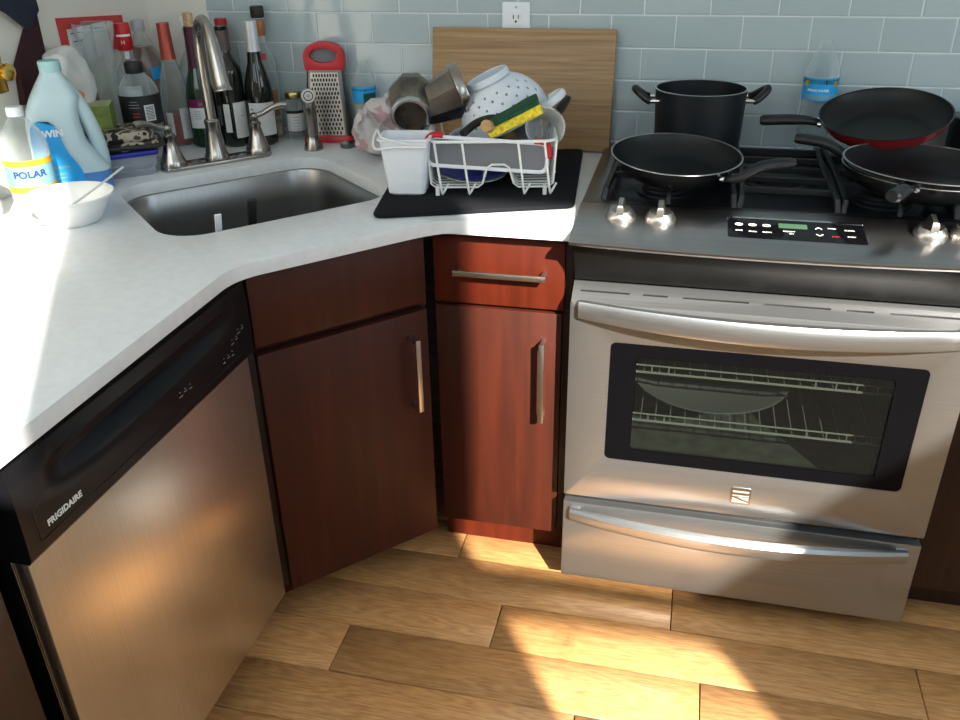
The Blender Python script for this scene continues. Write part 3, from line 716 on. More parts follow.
# ================================================================== POTS AND PANS
def pan_handle(name, parent, pts, w, th, m='black'):
    bm = NB(); P = smooth_path(pts, 6); n = len(P)
    R = [w*(.62+.38*min(1, i/(n*.55))) for i in range(n)]; R[-1] *= .72
    tube(bm, P, R, 14, flat=th, up=(0, 0, 1)); return obj(name, bm, m, parent)
def pan(name, label, loc, rot, r, h, hang, inner, outer, rimm='rim', hl=.18, rise=.05, hdir=None):
    """frying pan; origin at the base centre; handle fixed at angle hang and running along hdir"""
    t = thing(name, label, 'frying pan', loc, rot, 'frying pans on the range')
    rb = r*.72
    bm = NB(); lathe(bm, [(0, 0), (rb*.96, 0), (rb, .002), (r*.86, h*.35), (r*.965, h*.75), (r, h-.001), (r+.001, h)], 64); obj('outer_shell', bm, outer, t)
    bm = NB(); lathe(bm, [(r-.0022, h), (r*.957, h*.75), (r*.85, h*.37), (rb*.99, .0045), (rb*.9, .003), (0, .003)], 64); obj('cooking_surface', bm, inner, t)
    bm = NB(); lathe(bm, [(r+.001, h), (r+.0012, h+.0012), (r-.0005, h+.0018), (r-.0024, h+.001), (r-.0022, h)], 64); obj('rim', bm, rimm, t)
    c, s = math.cos(hang), math.sin(hang); hdir = hang if hdir is None else hdir; dc, ds = math.cos(hdir), math.sin(hdir)
    ax, ay = (r+.006)*c, (r+.006)*s
    P = [(r*.95*c, r*.95*s, h*.60), (ax+.018*(c+dc)*.5, ay+.018*(s+ds)*.5, h*.78), (ax+.010*c+hl*.45*dc, ay+.010*s+hl*.45*ds, h*.8+rise*.8), (ax+.010*c+hl*dc, ay+.010*s+hl*ds, h*.8+rise)]
    pan_handle('handle', t, P, .0155, .72)
    for k in (-1, 1):
        b2 = NB(); mt = Matrix.Translation((r*.965*c-k*.015*s, r*.965*s+k*.015*c, h*.68)) @ Matrix.Rotation(hang, 4, 'Z') @ Matrix.Rotation(PI/2, 4, 'Y')
        lathe(b2, [(0, .009), (.004, .008), (.006, .005), (.006, 0), (0, 0)], 12, mt); obj('rivet', b2, 'chrome', t)
    return t

pan('frying_pan', 'black nonstick frying pan on the left burner in front of the stock pot', (1.383, -.400, GT+.008), (R_(4), R_(2), 0), .135, .044, R_(-38), 'nonstick', 'panout', hl=.115, rise=.028, hdir=R_(16))
# two nested pans front right
pan('frying_pan', 'black frying pan front right, lower of two nested ones, handle towards the back left', (1.866, -.405, GT), (0, R_(2), 0), .1545, .044, R_(140), 'nonstick', 'panout', hl=.11, rise=.022, hdir=R_(172))
pan('frying_pan', 'black frying pan front right, upper of two nested ones, handle pointing forward', (1.867, -.408, GT+.010), (0, R_(2), 0), .156, .045, R_(-112), 'nonstick', 'panout', hl=.062, rise=-.004, hdir=R_(-122))
pan('frying_pan', 'black frying pan with red outside, tilted against the wall at back right', (1.826, -.158, GT+.056), (R_(12), R_(-6), 0), .136, .045, R_(176), 'nonstick', 'redenamel', rimm='panout', hl=.11, rise=.004)

t = thing('stock_pot', 'black two-handled stock pot on the back left burner against the tiles', 'pot', (1.424, -.150, GT))
r, h = .103, .140
bm = NB(); lathe(bm, [(0, 0), (r*.90, 0), (r*.93, .004), (r*.955, .03), (r, h), (r-.003, h), (r*.95, .03), (r*.9, .006), (0, .006)], 64); obj('pot_body', bm, 'potblack', t)
bm = NB(); lathe(bm, [(r+.0005, h-.0005), (r+.0018, h+.001), (r, h+.002), (r-.003, h+.001), (r-.003, h-.0005)], 64); obj('rim', bm, 'rim', t)
for a in (math.radians(188), math.radians(8)):
    c, s = math.cos(a), math.sin(a); X = Matrix.Rotation(a, 4, 'Z')
    bm = NB(); P = smooth_path([(r+.012, -.030, h-.024), (r+.022, -.026, h-.020), (r+.040, -.014, h-.006), (r+.046, 0, h-.001), (r+.040, .014, h-.006), (r+.022, .026, h-.020), (r+.012, .030, h-.024)], 6)
    tube(bm, P, .0085, 12); bmesh.ops.transform(bm, matrix=X, verts=bm.verts); hd = obj('handle', bm, 'black', t)
    for y in (-.030, .030):
        bm = NB(); tube(bm, [(r-.006, y*.95, h-.024), (r+.014, y, h-.024)], .0052, 10)
        bmesh.ops.transform(bm, matrix=X, verts=bm.verts); obj('handle_bracket', bm, 'chrome', t)

# ================================================================== BACK WALL THINGS
t = thing('outlet', 'white power outlet on the tiles above the bamboo board', 'outlet', (.963, -.0008, 1.193))
bm = NB(); plate(bm, rrect(-.035, .035, -.0575, .0575, .004), 0, .005, bev=.0015, mtx=FR); obj('cover_plate', bm, 'whiteplas', t)
for zc in (.020, -.020):
    bm = NB(); plate(bm, rrect(-.0165, .0165, zc-.014, zc+.014, .006), .005, .0065, mtx=FR); rc = obj('socket', bm, 'whitecap', t)
    bm = NB(); box(bm, -.0075, -.005, -.0069, -.0064, zc-.001, zc+.008); obj('slot', bm, 'ink', rc)
    bm = NB(); box(bm, .005, .0072, -.0069, -.0064, zc, zc+.008); obj('slot', bm, 'ink', rc)
    bm = NB(); lathe(bm, [(0, .0069), (.0028, .0069), (.0028, .0062)], 14, Matrix.Translation((0, 0, zc-.007)) @ FR); obj('ground_hole', bm, 'ink', rc)
bm = NB(); lathe(bm, [(0, .006), (.0028, .0058), (.003, .005)], 14, Matrix.Translation((0, 0, .046)) @ FR); obj('screw', bm, 'satin', t)

bt = thing('bamboo_board', 'large bamboo cutting board leaning on the tiles behind the dish rack', 'cutting board', (.984, -.060, CT+.001), (math.radians(-9.5), 0, 0))
bm = NB(); box(bm, -.231, .231, -.016, 0, 0, .289, .004); obj('board', bm, 'bamboo', bt)

def octo(r, z, rot=PI/8, n=8): return [(r*math.cos(rot+i*2*PI/n), r*math.sin(rot+i*2*PI/n), z) for i in range(n)]
def aim(d, up=(0, 0, 1)): return Vector(d).to_track_quat('Z', 'Y').to_euler()
# ================================================================== FAUCET
fc = UW(-.050, -.412); fa = math.atan2(eu.y, eu.x)
t = thing('faucet', 'brushed nickel gooseneck faucet with two lever handles behind the sink', 'faucet', (fc[0], fc[1], CT), (0, 0, fa))
# local x along the sink, local -y towards the user
bm = NB(); plate(bm, rrect(-.140, .140, -.030, .030, .029, 8), 0, .010, bev=.003); obj('base_plate', bm, 'nickel', t)
bm = NB(); lathe(bm, [(.030, .010), (.030, .018), (.026, .026), (.021, .060), (.017, .092), (.0185, .098), (.0185, .104), (.0145, .108), (0, .108)], 32); obj('spout_base', bm, 'nickel', t)
bm = NB()
arc = [(0, 0, .104), (0, .002, .17), (0, .004, .235), (0, .000, .285), (0, -.016, .320), (0, -.045, .337), (0, -.078, .326), (0, -.098, .296)]
P = smooth_path(arc, 8); tube(bm, P, .0125, 18); obj('spout', bm, 'nickel', t)
bm = NB(); P = smooth_path([(0, -.093, .306), (0, -.103, .278), (0, -.113, .245), (0, -.122, .212), (0, -.127, .192)], 5)
n = len(P); tube(bm, P, [.0135+.0055*min(1, i/n*1.2) for i in range(n-3)]+[.0200, .0225, .0225], 22); sh = obj('spray_head', bm, 'nickel', t)
for sx in (-1, 1):
    h = obj('handle_base', (lambda b_: (lathe(b_, [(.031, .008), (.031, .018), (.027, .026), (.018, .052), (.0125, .074), (.0145, .079), (.0145, .084), (.009, .088), (.009, .096), (.011, .100), (.008, .106), (0, .107)], 30, Matrix.Translation((sx*.108, 0, 0))), b_)[1])(NB()), 'nickel', t)
    bm = NB(); P = smooth_path([(sx*.106, 0, .100), (sx*.126, -.004, .103), (sx*.148, -.010, .114), (sx*.172, -.016, .121), (sx*.188, -.020, .119)], 6)
    n = len(P); tube(bm, P, [.0065+.0035*(i/n)**2 for i in range(n-1)]+[.006], 14); obj('lever', bm, 'nickel', h)
sp = UW(.197, -.440)
t = thing('side_sprayer', 'nickel pull-out side sprayer standing right of the faucet', 'sprayer', (sp[0], sp[1], CT), (0, 0, fa))
bm = NB(); lathe(bm, [(0, 0), (.025, 0), (.025, .004), (.019, .026), (.0165, .034), (.0165, .036), (0, .036)], 28); obj('holder', bm, 'nickel', t)
bm = NB(); P = smooth_path([(0, 0, .034), (.001, .002, .07), (0, .003, .105), (-.004, -.002, .128), (-.007, -.012, .138)], 6)
n = len(P); tube(bm, P, [.0150+.0035*min(1, i/n) for i in range(n)], 20); obj('wand', bm, 'nickel', t)
hm = Matrix.Translation((-.008, -.012, .135)) @ Matrix.Rotation(R_(68), 4, 'X') @ Matrix.Rotation(R_(-14), 4, 'Y')
bm = NB(); lathe(bm, [(0, -.016), (.013, -.012), (.0185, .004), (.019, .014), (.0165, .017), (0, .0165)], 24, hm); hd = obj('spray_head', bm, 'satin', t)
bm = NB(); lathe(bm, [(.0125, .0168), (.0125, .0182), (.010, .0182), (.010, .0168)], 20, hm); obj('spray_ring', bm, 'ink', hd)
bm = NB(); lathe(bm, [(0, .0180), (.005, .0180), (.005, .0165)], 14, hm); obj('spray_button', bm, 'greyink', hd)
bm = NB(); patch(bm, .0188, R_(-20), .55, .045, .090, .0008); obj('paper_tag', bm, 'label', t)

# ================================================================== BOTTLES
def bottle(name, label, cat, x, y, prof, m, seg=36, group=None):
    """origin at the base; prof from the base centre up"""
    t = thing(name, label, cat, (x, y, CT), (0, 0, 0), group or ('wine bottles behind the faucet' if cat == 'wine bottle' else None))
    bm = NB(); lathe(bm, prof, seg); obj('glass_body' if m in ('glass', 'wineglass', 'greenglass') else 'body', bm, m, t)
    return t
def part_lathe(t, name, prof, m, seg=32, loc=(0, 0, 0)):
    bm = NB(); lathe(bm, prof, seg); return obj(name, bm, m, t, loc)
def lab(t, r, z0, z1, half, off=0., m='label', name='label', th=.0006):
    a = facing(t.location.x, t.location.y)+off
    bm = NB(); patch(bm, r, a, half, z0, z1, th); return obj(name, bm, m, t), a
def cyl_text(parent, s, size, r, a, z, m, name='lettering', **k):
    b_ = text_bm(s, size, .00025, **k); wrap_cyl(b_, r, a, z); return obj(name, b_, m, parent)
def lines(parent, r, a, z0, n, w, m='greyink', step=.006):
    for i in range(n):
        ww = w*(.6+.4*random.random()); bm = NB(); patch(bm, r, a, ww/r/2, z0-i*step, z0-i*step+.0016, .0003, 8); obj('print_line', bm, m, parent)
def wine_prof(r, h, sh=.19, nr=.0145, burg=False):
    if burg: return [(0, .004), (r-.006, 0), (r, .006), (r, sh*.72), (r*.93, sh*.86), (r*.72, sh*1.05), (r*.50, sh*1.2), (nr+.002, sh*1.36), (nr, h-.02), (nr+.001, h-.018), (nr+.001, h-.002), (0, h)]
    return [(0, .004), (r-.006, 0), (r, .006), (r, sh), (r*.94, sh+.014), (r*.68, sh+.030), (nr+.003, sh+.046), (nr, sh+.062), (nr, h-.012), (nr+.0015, h-.010), (nr+.0015, h-.001), (0, h)]

# clear bottle of rose with copper foil
x, y = .074, -.152
t = bottle('wine_bottle', 'clear bottle with copper-red foil and a little rose wine left', 'wine bottle', x, y, wine_prof(.0375, .305, .175, burg=True), 'glass')
part_lathe(t, 'wine', [(0, .005), (.0345, .005), (.0355, .010), (.0355, .082), (0, .082)], 'rosewine')
part_lathe(t, 'foil', [(.0195, .218), (.0178, .234), (.0156, .300), (.0158, .302), (.0158, .3065), (0, .3070)], 'copper')
l, a = lab(t, .0379, .018, .098, .42, .55); lines(l, .0387, a, .080, 7, .018)
lab(t, .0379, .030, .088, .25, -.62)
# clear bottle with white cap behind it
t = bottle('glass_bottle', 'empty clear glass bottle with white cap behind the rose bottle', 'bottle', .088, -.062, [(0, .003), (.036, 0), (.038, .006), (.038, .17), (.034, .19), (.018, .225), (.0145, .25), (.0145, .292), (0, .292)], 'glass')
part_lathe(t, 'cap', [(.016, .282), (.0165, .284), (.0165, .308), (.015, .311), (0, .311)], 'whitecap')
# dark bottle with corks, purple foil
t = bottle('wine_bottle', 'dark wine bottle with purple foil and two corks pushed in its neck', 'wine bottle', .152, -.158, wine_prof(.0375, .300, .165, burg=True), 'greenglass')
part_lathe(t, 'foil', [(.0195, .200), (.0172, .216), (.0157, .299), (0, .3005)], 'purple')
for i, (dx, dy, tz) in enumerate(((-.006, .003, .06), (.005, -.002, -.04))):
    bm = NB(); lathe(bm, [(0, 0), (.009, 0), (.0098, .002), (.0098, .030), (.009, .032), (0, .032)], 18); obj('cork', bm, 'cork', t, (dx, dy, .299), (0, tz, 0))
l, a = lab(t, .0379, .052, .104, .95, -.05); lines(l, .0387, a-.3, .094, 4, .02)
lab(t, .0380, .104, .126, .95, -.05, 'purplelab', 'label_band'); cyl_text(t, 'SANS', .011, .0389, a+.15, .113, 'greyink')
# dark bottle with grey-brown foil right behind the spout
t = bottle('wine_bottle', 'dark wine bottle with grey-brown foil and pale label right behind the faucet spout', 'wine bottle', .2285, -.140, wine_prof(.037, .300, .185), 'wineglass')
part_lathe(t, 'foil', [(.0160, .232), (.0156, .240), (.0156, .299), (0, .3015)], 'darkfoil')
l, a = lab(t, .0374, .024, .115, .55, .62); lines(l, .0382, a, .08, 1, .006, 'ink')
lab(t, .0374, .040, .112, .22, -.40)
# green bottle, red foil, behind
t = bottle('wine_bottle', 'green wine bottle with bright red foil behind the other bottles', 'wine bottle', .180, -.048, wine_prof(.037, .306, .165, burg=True), 'greenglass')
part_lathe(t, 'foil', [(.0180, .222), (.0166, .234), (.0158, .306), (0, .308)], 'redfoil')
part_lathe(t, 'foil_band', [(.0186, .218), (.0184, .224), (.0178, .224)], 'silver')
# silver foil, white label
t = bottle('wine_bottle', 'dark wine bottle with silver-white foil and big white label right of the faucet', 'wine bottle', .2985, -.116, wine_prof(.0370, .310, .175, burg=True), 'wineglass')
part_lathe(t, 'foil', [(.0182, .236), (.0166, .248), (.0157, .309), (0, .3115)], 'silver')
l, a = lab(t, .0374, .028, .112, 1.0, .10)
for k in range(7):
    bm = NB(); patch(bm, .0381, a-.75+.06*(k % 3), .08+.05*random.random(), .04+.009*k, .045+.009*k, .0003, 10); obj('print_line', bm, 'greyink', l)
# tall clear bottle with black cap and amber neck
t = bottle('liquor_bottle', 'tall clear liquor bottle with black cap and amber neck band', 'bottle', .284, -.040, [(0, .003), (.032, 0), (.0345, .006), (.0345, .185), (.033, .205), (.018, .240), (.0145, .258), (.0145, .310), (0, .310)], 'glass')
part_lathe(t, 'cap', [(.0165, .308), (.0175, .310), (.0175, .334), (.016, .336), (0, .336)], 'ink')
part_lathe(t, 'neck_band', [(.0152, .264), (.0156, .266), (.0156, .300), (.0152, .302)], 'amberfoil')
part_lathe(t, 'liquid', [(0, .005), (.0320, .005), (.0330, .010), (.0330, .040), (0, .040)], 'amberliq')
lab(t, .0348, .060, .130, .35, .5, 'amberfoil', 'side_label'); lab(t, .0285, .205, .222, .30, .0, 'redink', 'shoulder_mark')
# vodka-like bottle with red cap
t = bottle('liquor_bottle', 'clear liquor bottle with red cap and white arched label', 'bottle', .014, -.238, [(0, .003), (.037, 0), (.040, .006), (.040, .170), (.036, .192), (.020, .222), (.0155, .235), (.0155, .262), (0, .262)], 'glass')
part_lathe(t, 'cap', [(.0185, .252), (.0195, .254), (.0190, .312), (.0175, .315), (0, .315)], 'red')
lab(t, .0200, .285, .290, .9, 0, 'whiteink', 'cap_band'); cyl_text(t, 'H', .014, .0198, facing(.01, -.232)-.2, .271, 'whiteink')
l, a = lab(t, .0404, .090, .170, .55, -.05); lab(t, .0410, .100, .160, .42, -.05, 'whitecap', 'label_field'); lab(t, .0191, .232, .250, .3, 0, 'label', 'neck_label')
# soda bottle, brown liquid, grey cap
t = bottle('soda_bottle', 'plastic bottle half full of brown drink with pale grey cap', 'bottle', -.012, -.130, [(0, .006), (.030, .0), (.041, .008), (.042, .14), (.042, .19), (.036, .226), (.022, .262), (.0135, .278), (.0135, .290), (0, .290)], 'pet')
part_lathe(t, 'drink', [(0, .004), (.0395, .010), (.0405, .14), (.0405, .19), (.035, .224), (.026, .246), (0, .246)], 'brownliq')
part_lathe(t, 'cap', [(.0165, .284), (.0168, .286), (.0162, .309), (0, .311)], 'greycap')
lab(t, .0425, .165, .195, .5, .8, 'bluelabel', 'label')
# black-label juice bottle
t = bottle('juice_bottle', 'empty clear plastic bottle with black label, barcode and black cap', 'bottle', .082, -.320, [(0, .006), (.035, 0), (.044, .008), (.0455, .03), (.0435, .05), (.0455, .07), (.0435, .085), (.0475, .092), (.0475, .166), (.045, .178), (.034, .196), (.022, .208), (.019, .214), (.019, .220), (0, .220)], 'pet')
part_lathe(t, 'cap', [(.0205, .212), (.0215, .214), (.0215, .234), (.020, .237), (0, .237)], 'ink')
l, a = lab(t, .0478, .094, .164, 1.75, 0, 'ink')
lab(t, .0486, .104, .142, .26, .38, 'label', 'barcode_panel')
for i in range(9):
    bm = NB(); patch(bm, .0493, a+.38, .20, .108+i*.0035, .1095+i*.0035, .0003, 10); obj('barcode_bar', bm, 'ink', l)
lines(l, .0486, a-.35, .150, 3, .028, 'greyink', .007); lines(l, .0486, a-.3, .122, 2, .020, 'redink', .007)
# big glass vase
t = thing('glass_jar', 'wide clear glass jar behind the white plastic bag', 'jar', (-.010, -.316, CT))
bm = NB(); lathe(bm, [(0, .002), (.028, .0), (.031, .006), (.034, .22), (.037, .27), (.0455, .305), (.0475, .322), (.0465, .325), (.0440, .306)], 36); obj('jar_glass', bm, 'glass', t)
# spice jar
t = thing('spice_jar', 'small glass jar with gold lid and white label beside the grater', 'jar', (.362, -.046, CT))
bm = NB(); lathe(bm, [(0, .002), (.022, 0), (.0245, .004), (.0245, .095), (.021, .106), (.020, .108), (.020, .118), (0, .118)], 28); obj('jar_glass', bm, 'glass', t)
part_lathe(t, 'lid', [(.0215, .108), (.0225, .110), (.0225, .122), (.021, .1245), (0, .125)], 'gold')
l, a = lab(t, .0248, .024, .078, 1.1); lab(t, .0255, .070, .078, 1.1, 0, 'ink', 'label_edge'); lines(l, .0255, a, .060, 5, .022, 'greyink', .008)

def water_bottle(name, label, x, y, z, r, h, m_lab, liq=None, sg=None):
    t = thing(name, label, 'bottle', (x, y, z)); k = r
    prof = [(0, .006), (k*.62, .0), (k*.95, .006)]
    zz = .012
    while zz < h*.46: prof += [(k, zz), (k*.95, zz+.006)]; zz += .014
    prof += [(k, h*.48), (k, h*.72), (k*.92, h*.78), (k*.62, h*.88), (.013, h*.93), (.0125, h-.012), (.0135, h-.011), (.0135, h-.004), (.012, h-.002)]
    bm = NB(); lathe(bm, prof, 32); obj('body', bm, 'pet', t)
    l, a = lab(t, k+.0004, h*.50, h*.69, 1.7, 0, m_lab)
    return t, l, a
t, l, a = water_bottle('water_bottle', 'half full plastic water bottle with blue-green label right of the grater', .563, -.038, CT, .0305, .208, 'bluelabel')
part_lathe(t, 'water', [(0, .008), (.0275, .008), (.0285, .014), (.0285, .100), (0, .100)], 'paleliq')
bm = NB(); patch(bm, .0312, a+.5, .62, .103, .128, .0003); obj('label_trees', bm, 'scour', l)
bm = NB(); patch(bm, .0312, a, 1.6, .134, .138, .0003); obj('label_stripe', bm, 'scour', l)
t, l, a = water_bottle('water_bottle', 'empty clear water bottle with blue label behind the tilted red pan', 1.694, -.043, .918, .0385, .262, 'bluelabel')
bm = NB(); patch(bm, .0392, a+.1, 1.6, .168, .178, .0003); obj('label_stripe', bm, 'scour', l)
bm = NB(); patch(bm, .0393, a+.1, 1.0, .134, .144, .0003); obj('label_wave', bm, 'palelabel', l)
for d in (-.85, .95):
    bm = NB(); patch(bm, .0394, a+d, .14, .162, .174, .0004); obj('label_badge', bm, 'yellow', l)
cyl_text(l, 'SPRING WATER', .007, .0395, a-.1, .154, 'whiteink', bold=.0002)

# ================================================================== GRATER
t = thing('grater', 'steel grater with red handle and red base leaning by the tiles', 'grater', (.462, -.052, CT), (R_(-3), 0, R_(10)))
bm = NB(); W0, W1_, D0, D1, H0, H1 = .062, .047, .030, .018, .012, .182
def ring(w, d, z): return [(x, y, z) for x, y in rrect(-w, w, -d, d, min(w, d)*.45, 4)]
loft(bm, [ring(W0, D0, H0), ring(W1_, D1, H1)]); obj('grating_body', bm, 'steel_dark', t)
bm = NB(); sl_ = math.atan2(D0-D1, H1-H0); GM = Matrix.Translation((0, -D0-.0006, H0)) @ Matrix.Rotation(-sl_, 4, 'X') @ FR
def wz(v): return W0+(W1_-W0)*v/(H1-H0)
plate(bm, [(-wz(.006)*.76, .006), (wz(.006)*.76, .006), (wz(.165)*.76, .165), (-wz(.165)*.76, .165)], 0, .0012, mtx=GM); fp = obj('grating_face', bm, 'satin', t)
for r_ in range(14):
    zz = .012+r_*.0112; n = 9; bm = NB()
    for c_ in range(n):
        xx = (c_-(n-1)/2+(.25 if r_ % 2 else -.25))*wz(zz)*.155
        lathe(bm, [(0, .0016), (.0034, .0016), (.0036, .0010)], 8, GM @ Matrix.Translation((xx, zz, 0)) @ Matrix.Diagonal((.8, 1.35, 1, 1)))
    o = obj('hole_row', bm, 'ink', fp)
bm = NB(); loft(bm, [ring(W0+.006, D0+.005, 0), ring(W0+.006, D0+.005, .010), ring(W0+.002, D0+.002, .016)]); obj('base_rim', bm, 'red', t)
bm = NB(); hp = [(-.050, .178), (.050, .178), (.054, .216), (.046, .238), (.020, .252), (-.020, .252), (-.046, .238), (-.054, .216)]
oval = [(.036*math.cos(a_), .218+.018*math.sin(a_)) for a_ in [i*2*PI/28 for i in range(28)]]
plate(bm, round_poly(hp, .014, 4), -.017, .017, [oval], bev=.004, mtx=FR); obj('handle', bm, 'red', t)
bm = NB(); plate(bm, [(.0355*math.cos(a_), .218+.0175*math.sin(a_)) for a_ in [i*2*PI/28 for i in range(28)]], -.003, .003, mtx=FR); obj('handle_inset', bm, 'greyplas', t)

# ================================================================== LEFT COUNTER THINGS
# big jug of washer fluid
t = thing('jug', 'milky plastic jug with blue label and a little blue fluid at the bottom', 'jug', (.060, -.585, CT), (0, 0, R_(38)))
# local x: width (handle on +x), y: depth
def jr(cx, w, d, z, n=7): return [(cx+x, y, z) for x, y in rrect(-w, w, -d, d, min(w, d)*.55, n)]
bm = NB()
spec = [(0, .070, .044, 0), (0, .076, .050, .006), (0, .077, .051, .03), (0, .077, .051, .052), (-.008, .069, .050, .075), (-.018, .058, .049, .11), (-.020, .055, .048, .15), (-.016, .052, .045, .18), (-.006, .050, .043, .205), (-.003, .038, .037, .228), (-.002, .024, .024, .250), (-.001, .019, .019, .260), (0, .019, .019, .268)]
loft(bm, [jr(*s_) for s_ in spec]); o = obj('body', bm, 'jug', t, sharp=60)
bm = NB(); tube(bm, smooth_path([(.022, 0, .222), (.038, 0, .192), (.051, 0, .155), (.060, 0, .115), (.0645, 0, .075), (.062, 0, .035)], 6), .0165, 16, flat=1.0); obj('handle', bm, 'jug', t)
bm = NB(); loft(bm, [jr(0, .0705, .0445, .0003), jr(0, .0766, .0506, .006), jr(0, .0776, .0516, .030), jr(0, .0776, .0516, .046)]); obj('fluid', bm, 'jugliq', t)
bm = NB(); lathe(bm, [(.0195, .258), (.0225, .258), (.0225, .278), (.021, .281), (0, .281)], 28); obj('cap', bm, 'tealcap', t)
bm = NB(); plate(bm, round_poly([(-.071, .010), (.022, .016), (.018, .06), (-.008, .10), (-.012, .150), (-.030, .166), (-.064, .166), (-.071, .12)], [.006, .01, .02, .03, .02, .02, .02, .02], 5), .0512, .0524, mtx=FR); l = obj('label', bm, 'bluelabel', t)
bm = NB(); plate(bm, rrect(-.060, -.005, .062, .068, .002), .0526, .0530, mtx=FR); obj('label_line', bm, 'palelabel', l)
for i in range(4):
    bm = NB(); w_ = .012+.006*random.random(); plate(bm, rrect(-.040-w_, -.030+w_, .022+i*.009, .026+i*.009, .001), .0526, .0530, mtx=FR); obj('print_line', bm, 'palelabel', l)
b_ = text_bm('WIN', .020, .0003, bold=.0008); bmesh.ops.transform(b_, matrix=Matrix.Translation((-.024, -.0528, .138)) @ FR, verts=b_.verts); obj('lettering', b_, 'whiteink', l)

def seltzer(x, y, label, off):
    t = thing('seltzer_bottle', label, 'bottle', (x, y, CT), (0, 0, 0), 'seltzer bottles')
    r = .0465; t.scale = (1, 1, .88)
    bm = NB(); lathe(bm, [(0, .008), (.024, 0), (.038, .004), (.0445, .022), (.0465, .045), (.0455, .055), (.0455, .12), (.0465, .130), (.0455, .155), (.038, .185), (.024, .208), (.0145, .218), (.0135, .232), (0, .232)], 40); obj('body', bm, 'pet', t)
    bm = NB(); lathe(bm, [(.0155, .222), (.0165, .224), (.016, .240), (.0145, .243), (0, .243)], 28); cp_ = obj('cap', bm, 'whitecap', t)
    a = facing(x, y)+off
    bm = NB(); patch(bm, .0458, a, 2.2, .052, .128, .0006, 48); l = obj('label', bm, 'palelabel', t)
    for z0, z1, nm in ((.114, .128, 'yellow_band'), (.052, .066, 'yellow_band')):
        bm = NB(); patch(bm, .0466, a, 2.2, z0, z1, .0003, 48); obj(nm, bm, 'yellow', l)
    cyl_text(l, 'POLAR', .0215, .0478, a, .095, 'navyink', bold=.0007)
    cyl_text(l, 'SELTZER', .007, .0467, a, .079, 'whiteink')
    return t
seltzer(.068, -.728, 'clear seltzer bottle with white cap, whole one in front of the milky jug', -.05)
seltzer(.012, -.835, 'clear seltzer bottle cut off by the left edge of the photo', .5)

t = thing('bowl', 'white foam bowl on the left worktop with a spoon in it', 'bowl', (.196, -.788, CT))
bm = NB(); lathe(bm, [(0, .0), (.050, .0), (.054, .003), (.072, .034), (.080, .050), (.088, .053), (.0885, .056), (.0865, .058), (.079, .054), (.069, .034), (.051, .007), (0, .006)], 48); obj('bowl_body', bm, 'foam', t)
t = thing('spoon', 'grey plastic spoon resting in the white foam bowl', 'spoon', (.196, -.788, CT))
bm = NB(); tube(bm, smooth_path([(-.020, -.030, .013), (.000, -.005, .030), (.040, .055, .063), (.068, .100, .088)], 6), .0042, 10, flat=.45); obj('stem', bm, 'utensil', t)
bm = NB(); lathe(bm, [(0, -.003), (.010, -.002), (.015, .001), (.0155, .003), (.014, .003), (0, -.001)], 22, Matrix.Translation((-.030, -.042, .0105)) @ Matrix.Rotation(R_(56), 4, 'Z') @ Matrix.Diagonal((1.5, 1, 1, 1))); obj('spoon_bowl', bm, 'utensil', t)

# food tub with blue lid, oven mitt folded on it
TBX = (.094, -.446, CT); TBR = R_(40)
t = thing('food_tub', 'translucent food tub with blue lid left of the faucet', 'container', TBX, (0, 0, TBR))
bm = NB(); loft(bm, [[(x, y, z) for x, y in rrect(-w, w, -d, d, .016, 4)] for w, d, z in ((.062, .046, 0), (.067, .051, .014), (.066, .050, .016), (.070, .054, .030), (.069, .053, .032), (.073, .057, .048))]); obj('tub_body', bm, 'tub', t)
bm = NB(); plate(bm, rrect(-.077, .077, -.061, .061, .018, 5), .0483, .060, bev=.003); obj('lid', bm, 'blueplas', t)
t = thing('oven_mitt', 'brown and cream printed oven mitt folded on the blue-lidded tub', 'oven mitt', (TBX[0]-.005, TBX[1]+.005, CT+.0605), (0, 0, TBR))
for k, (z0, z1, w) in enumerate(((0, .021, 1.), (.0215, .044, .90))):
    bm = NB(); plate(bm, round_poly([(-.085*w, -.062), (.080*w, -.066), (.088*w, .040), (.02, .066), (-.080*w, .058)], .03, 6), z0, z1, bev=.006, seg=3)
    bmesh.ops.subdivide_edges(bm, edges=[e for e in bm.edges if e.calc_length() > .03], cuts=2); noise_disp(bm, .004, 22, k); obj('folded_layer', bm, 'oventowel', t)
bm = NB(); tube(bm, smooth_path([(-.083, -.064, .012), (0, -.070, .012), (.081, -.066, .010), (.090, -.01, .010), (.089, .040, .012)], 6), .0055, 8); obj('edge_binding', bm, 'ink', t)

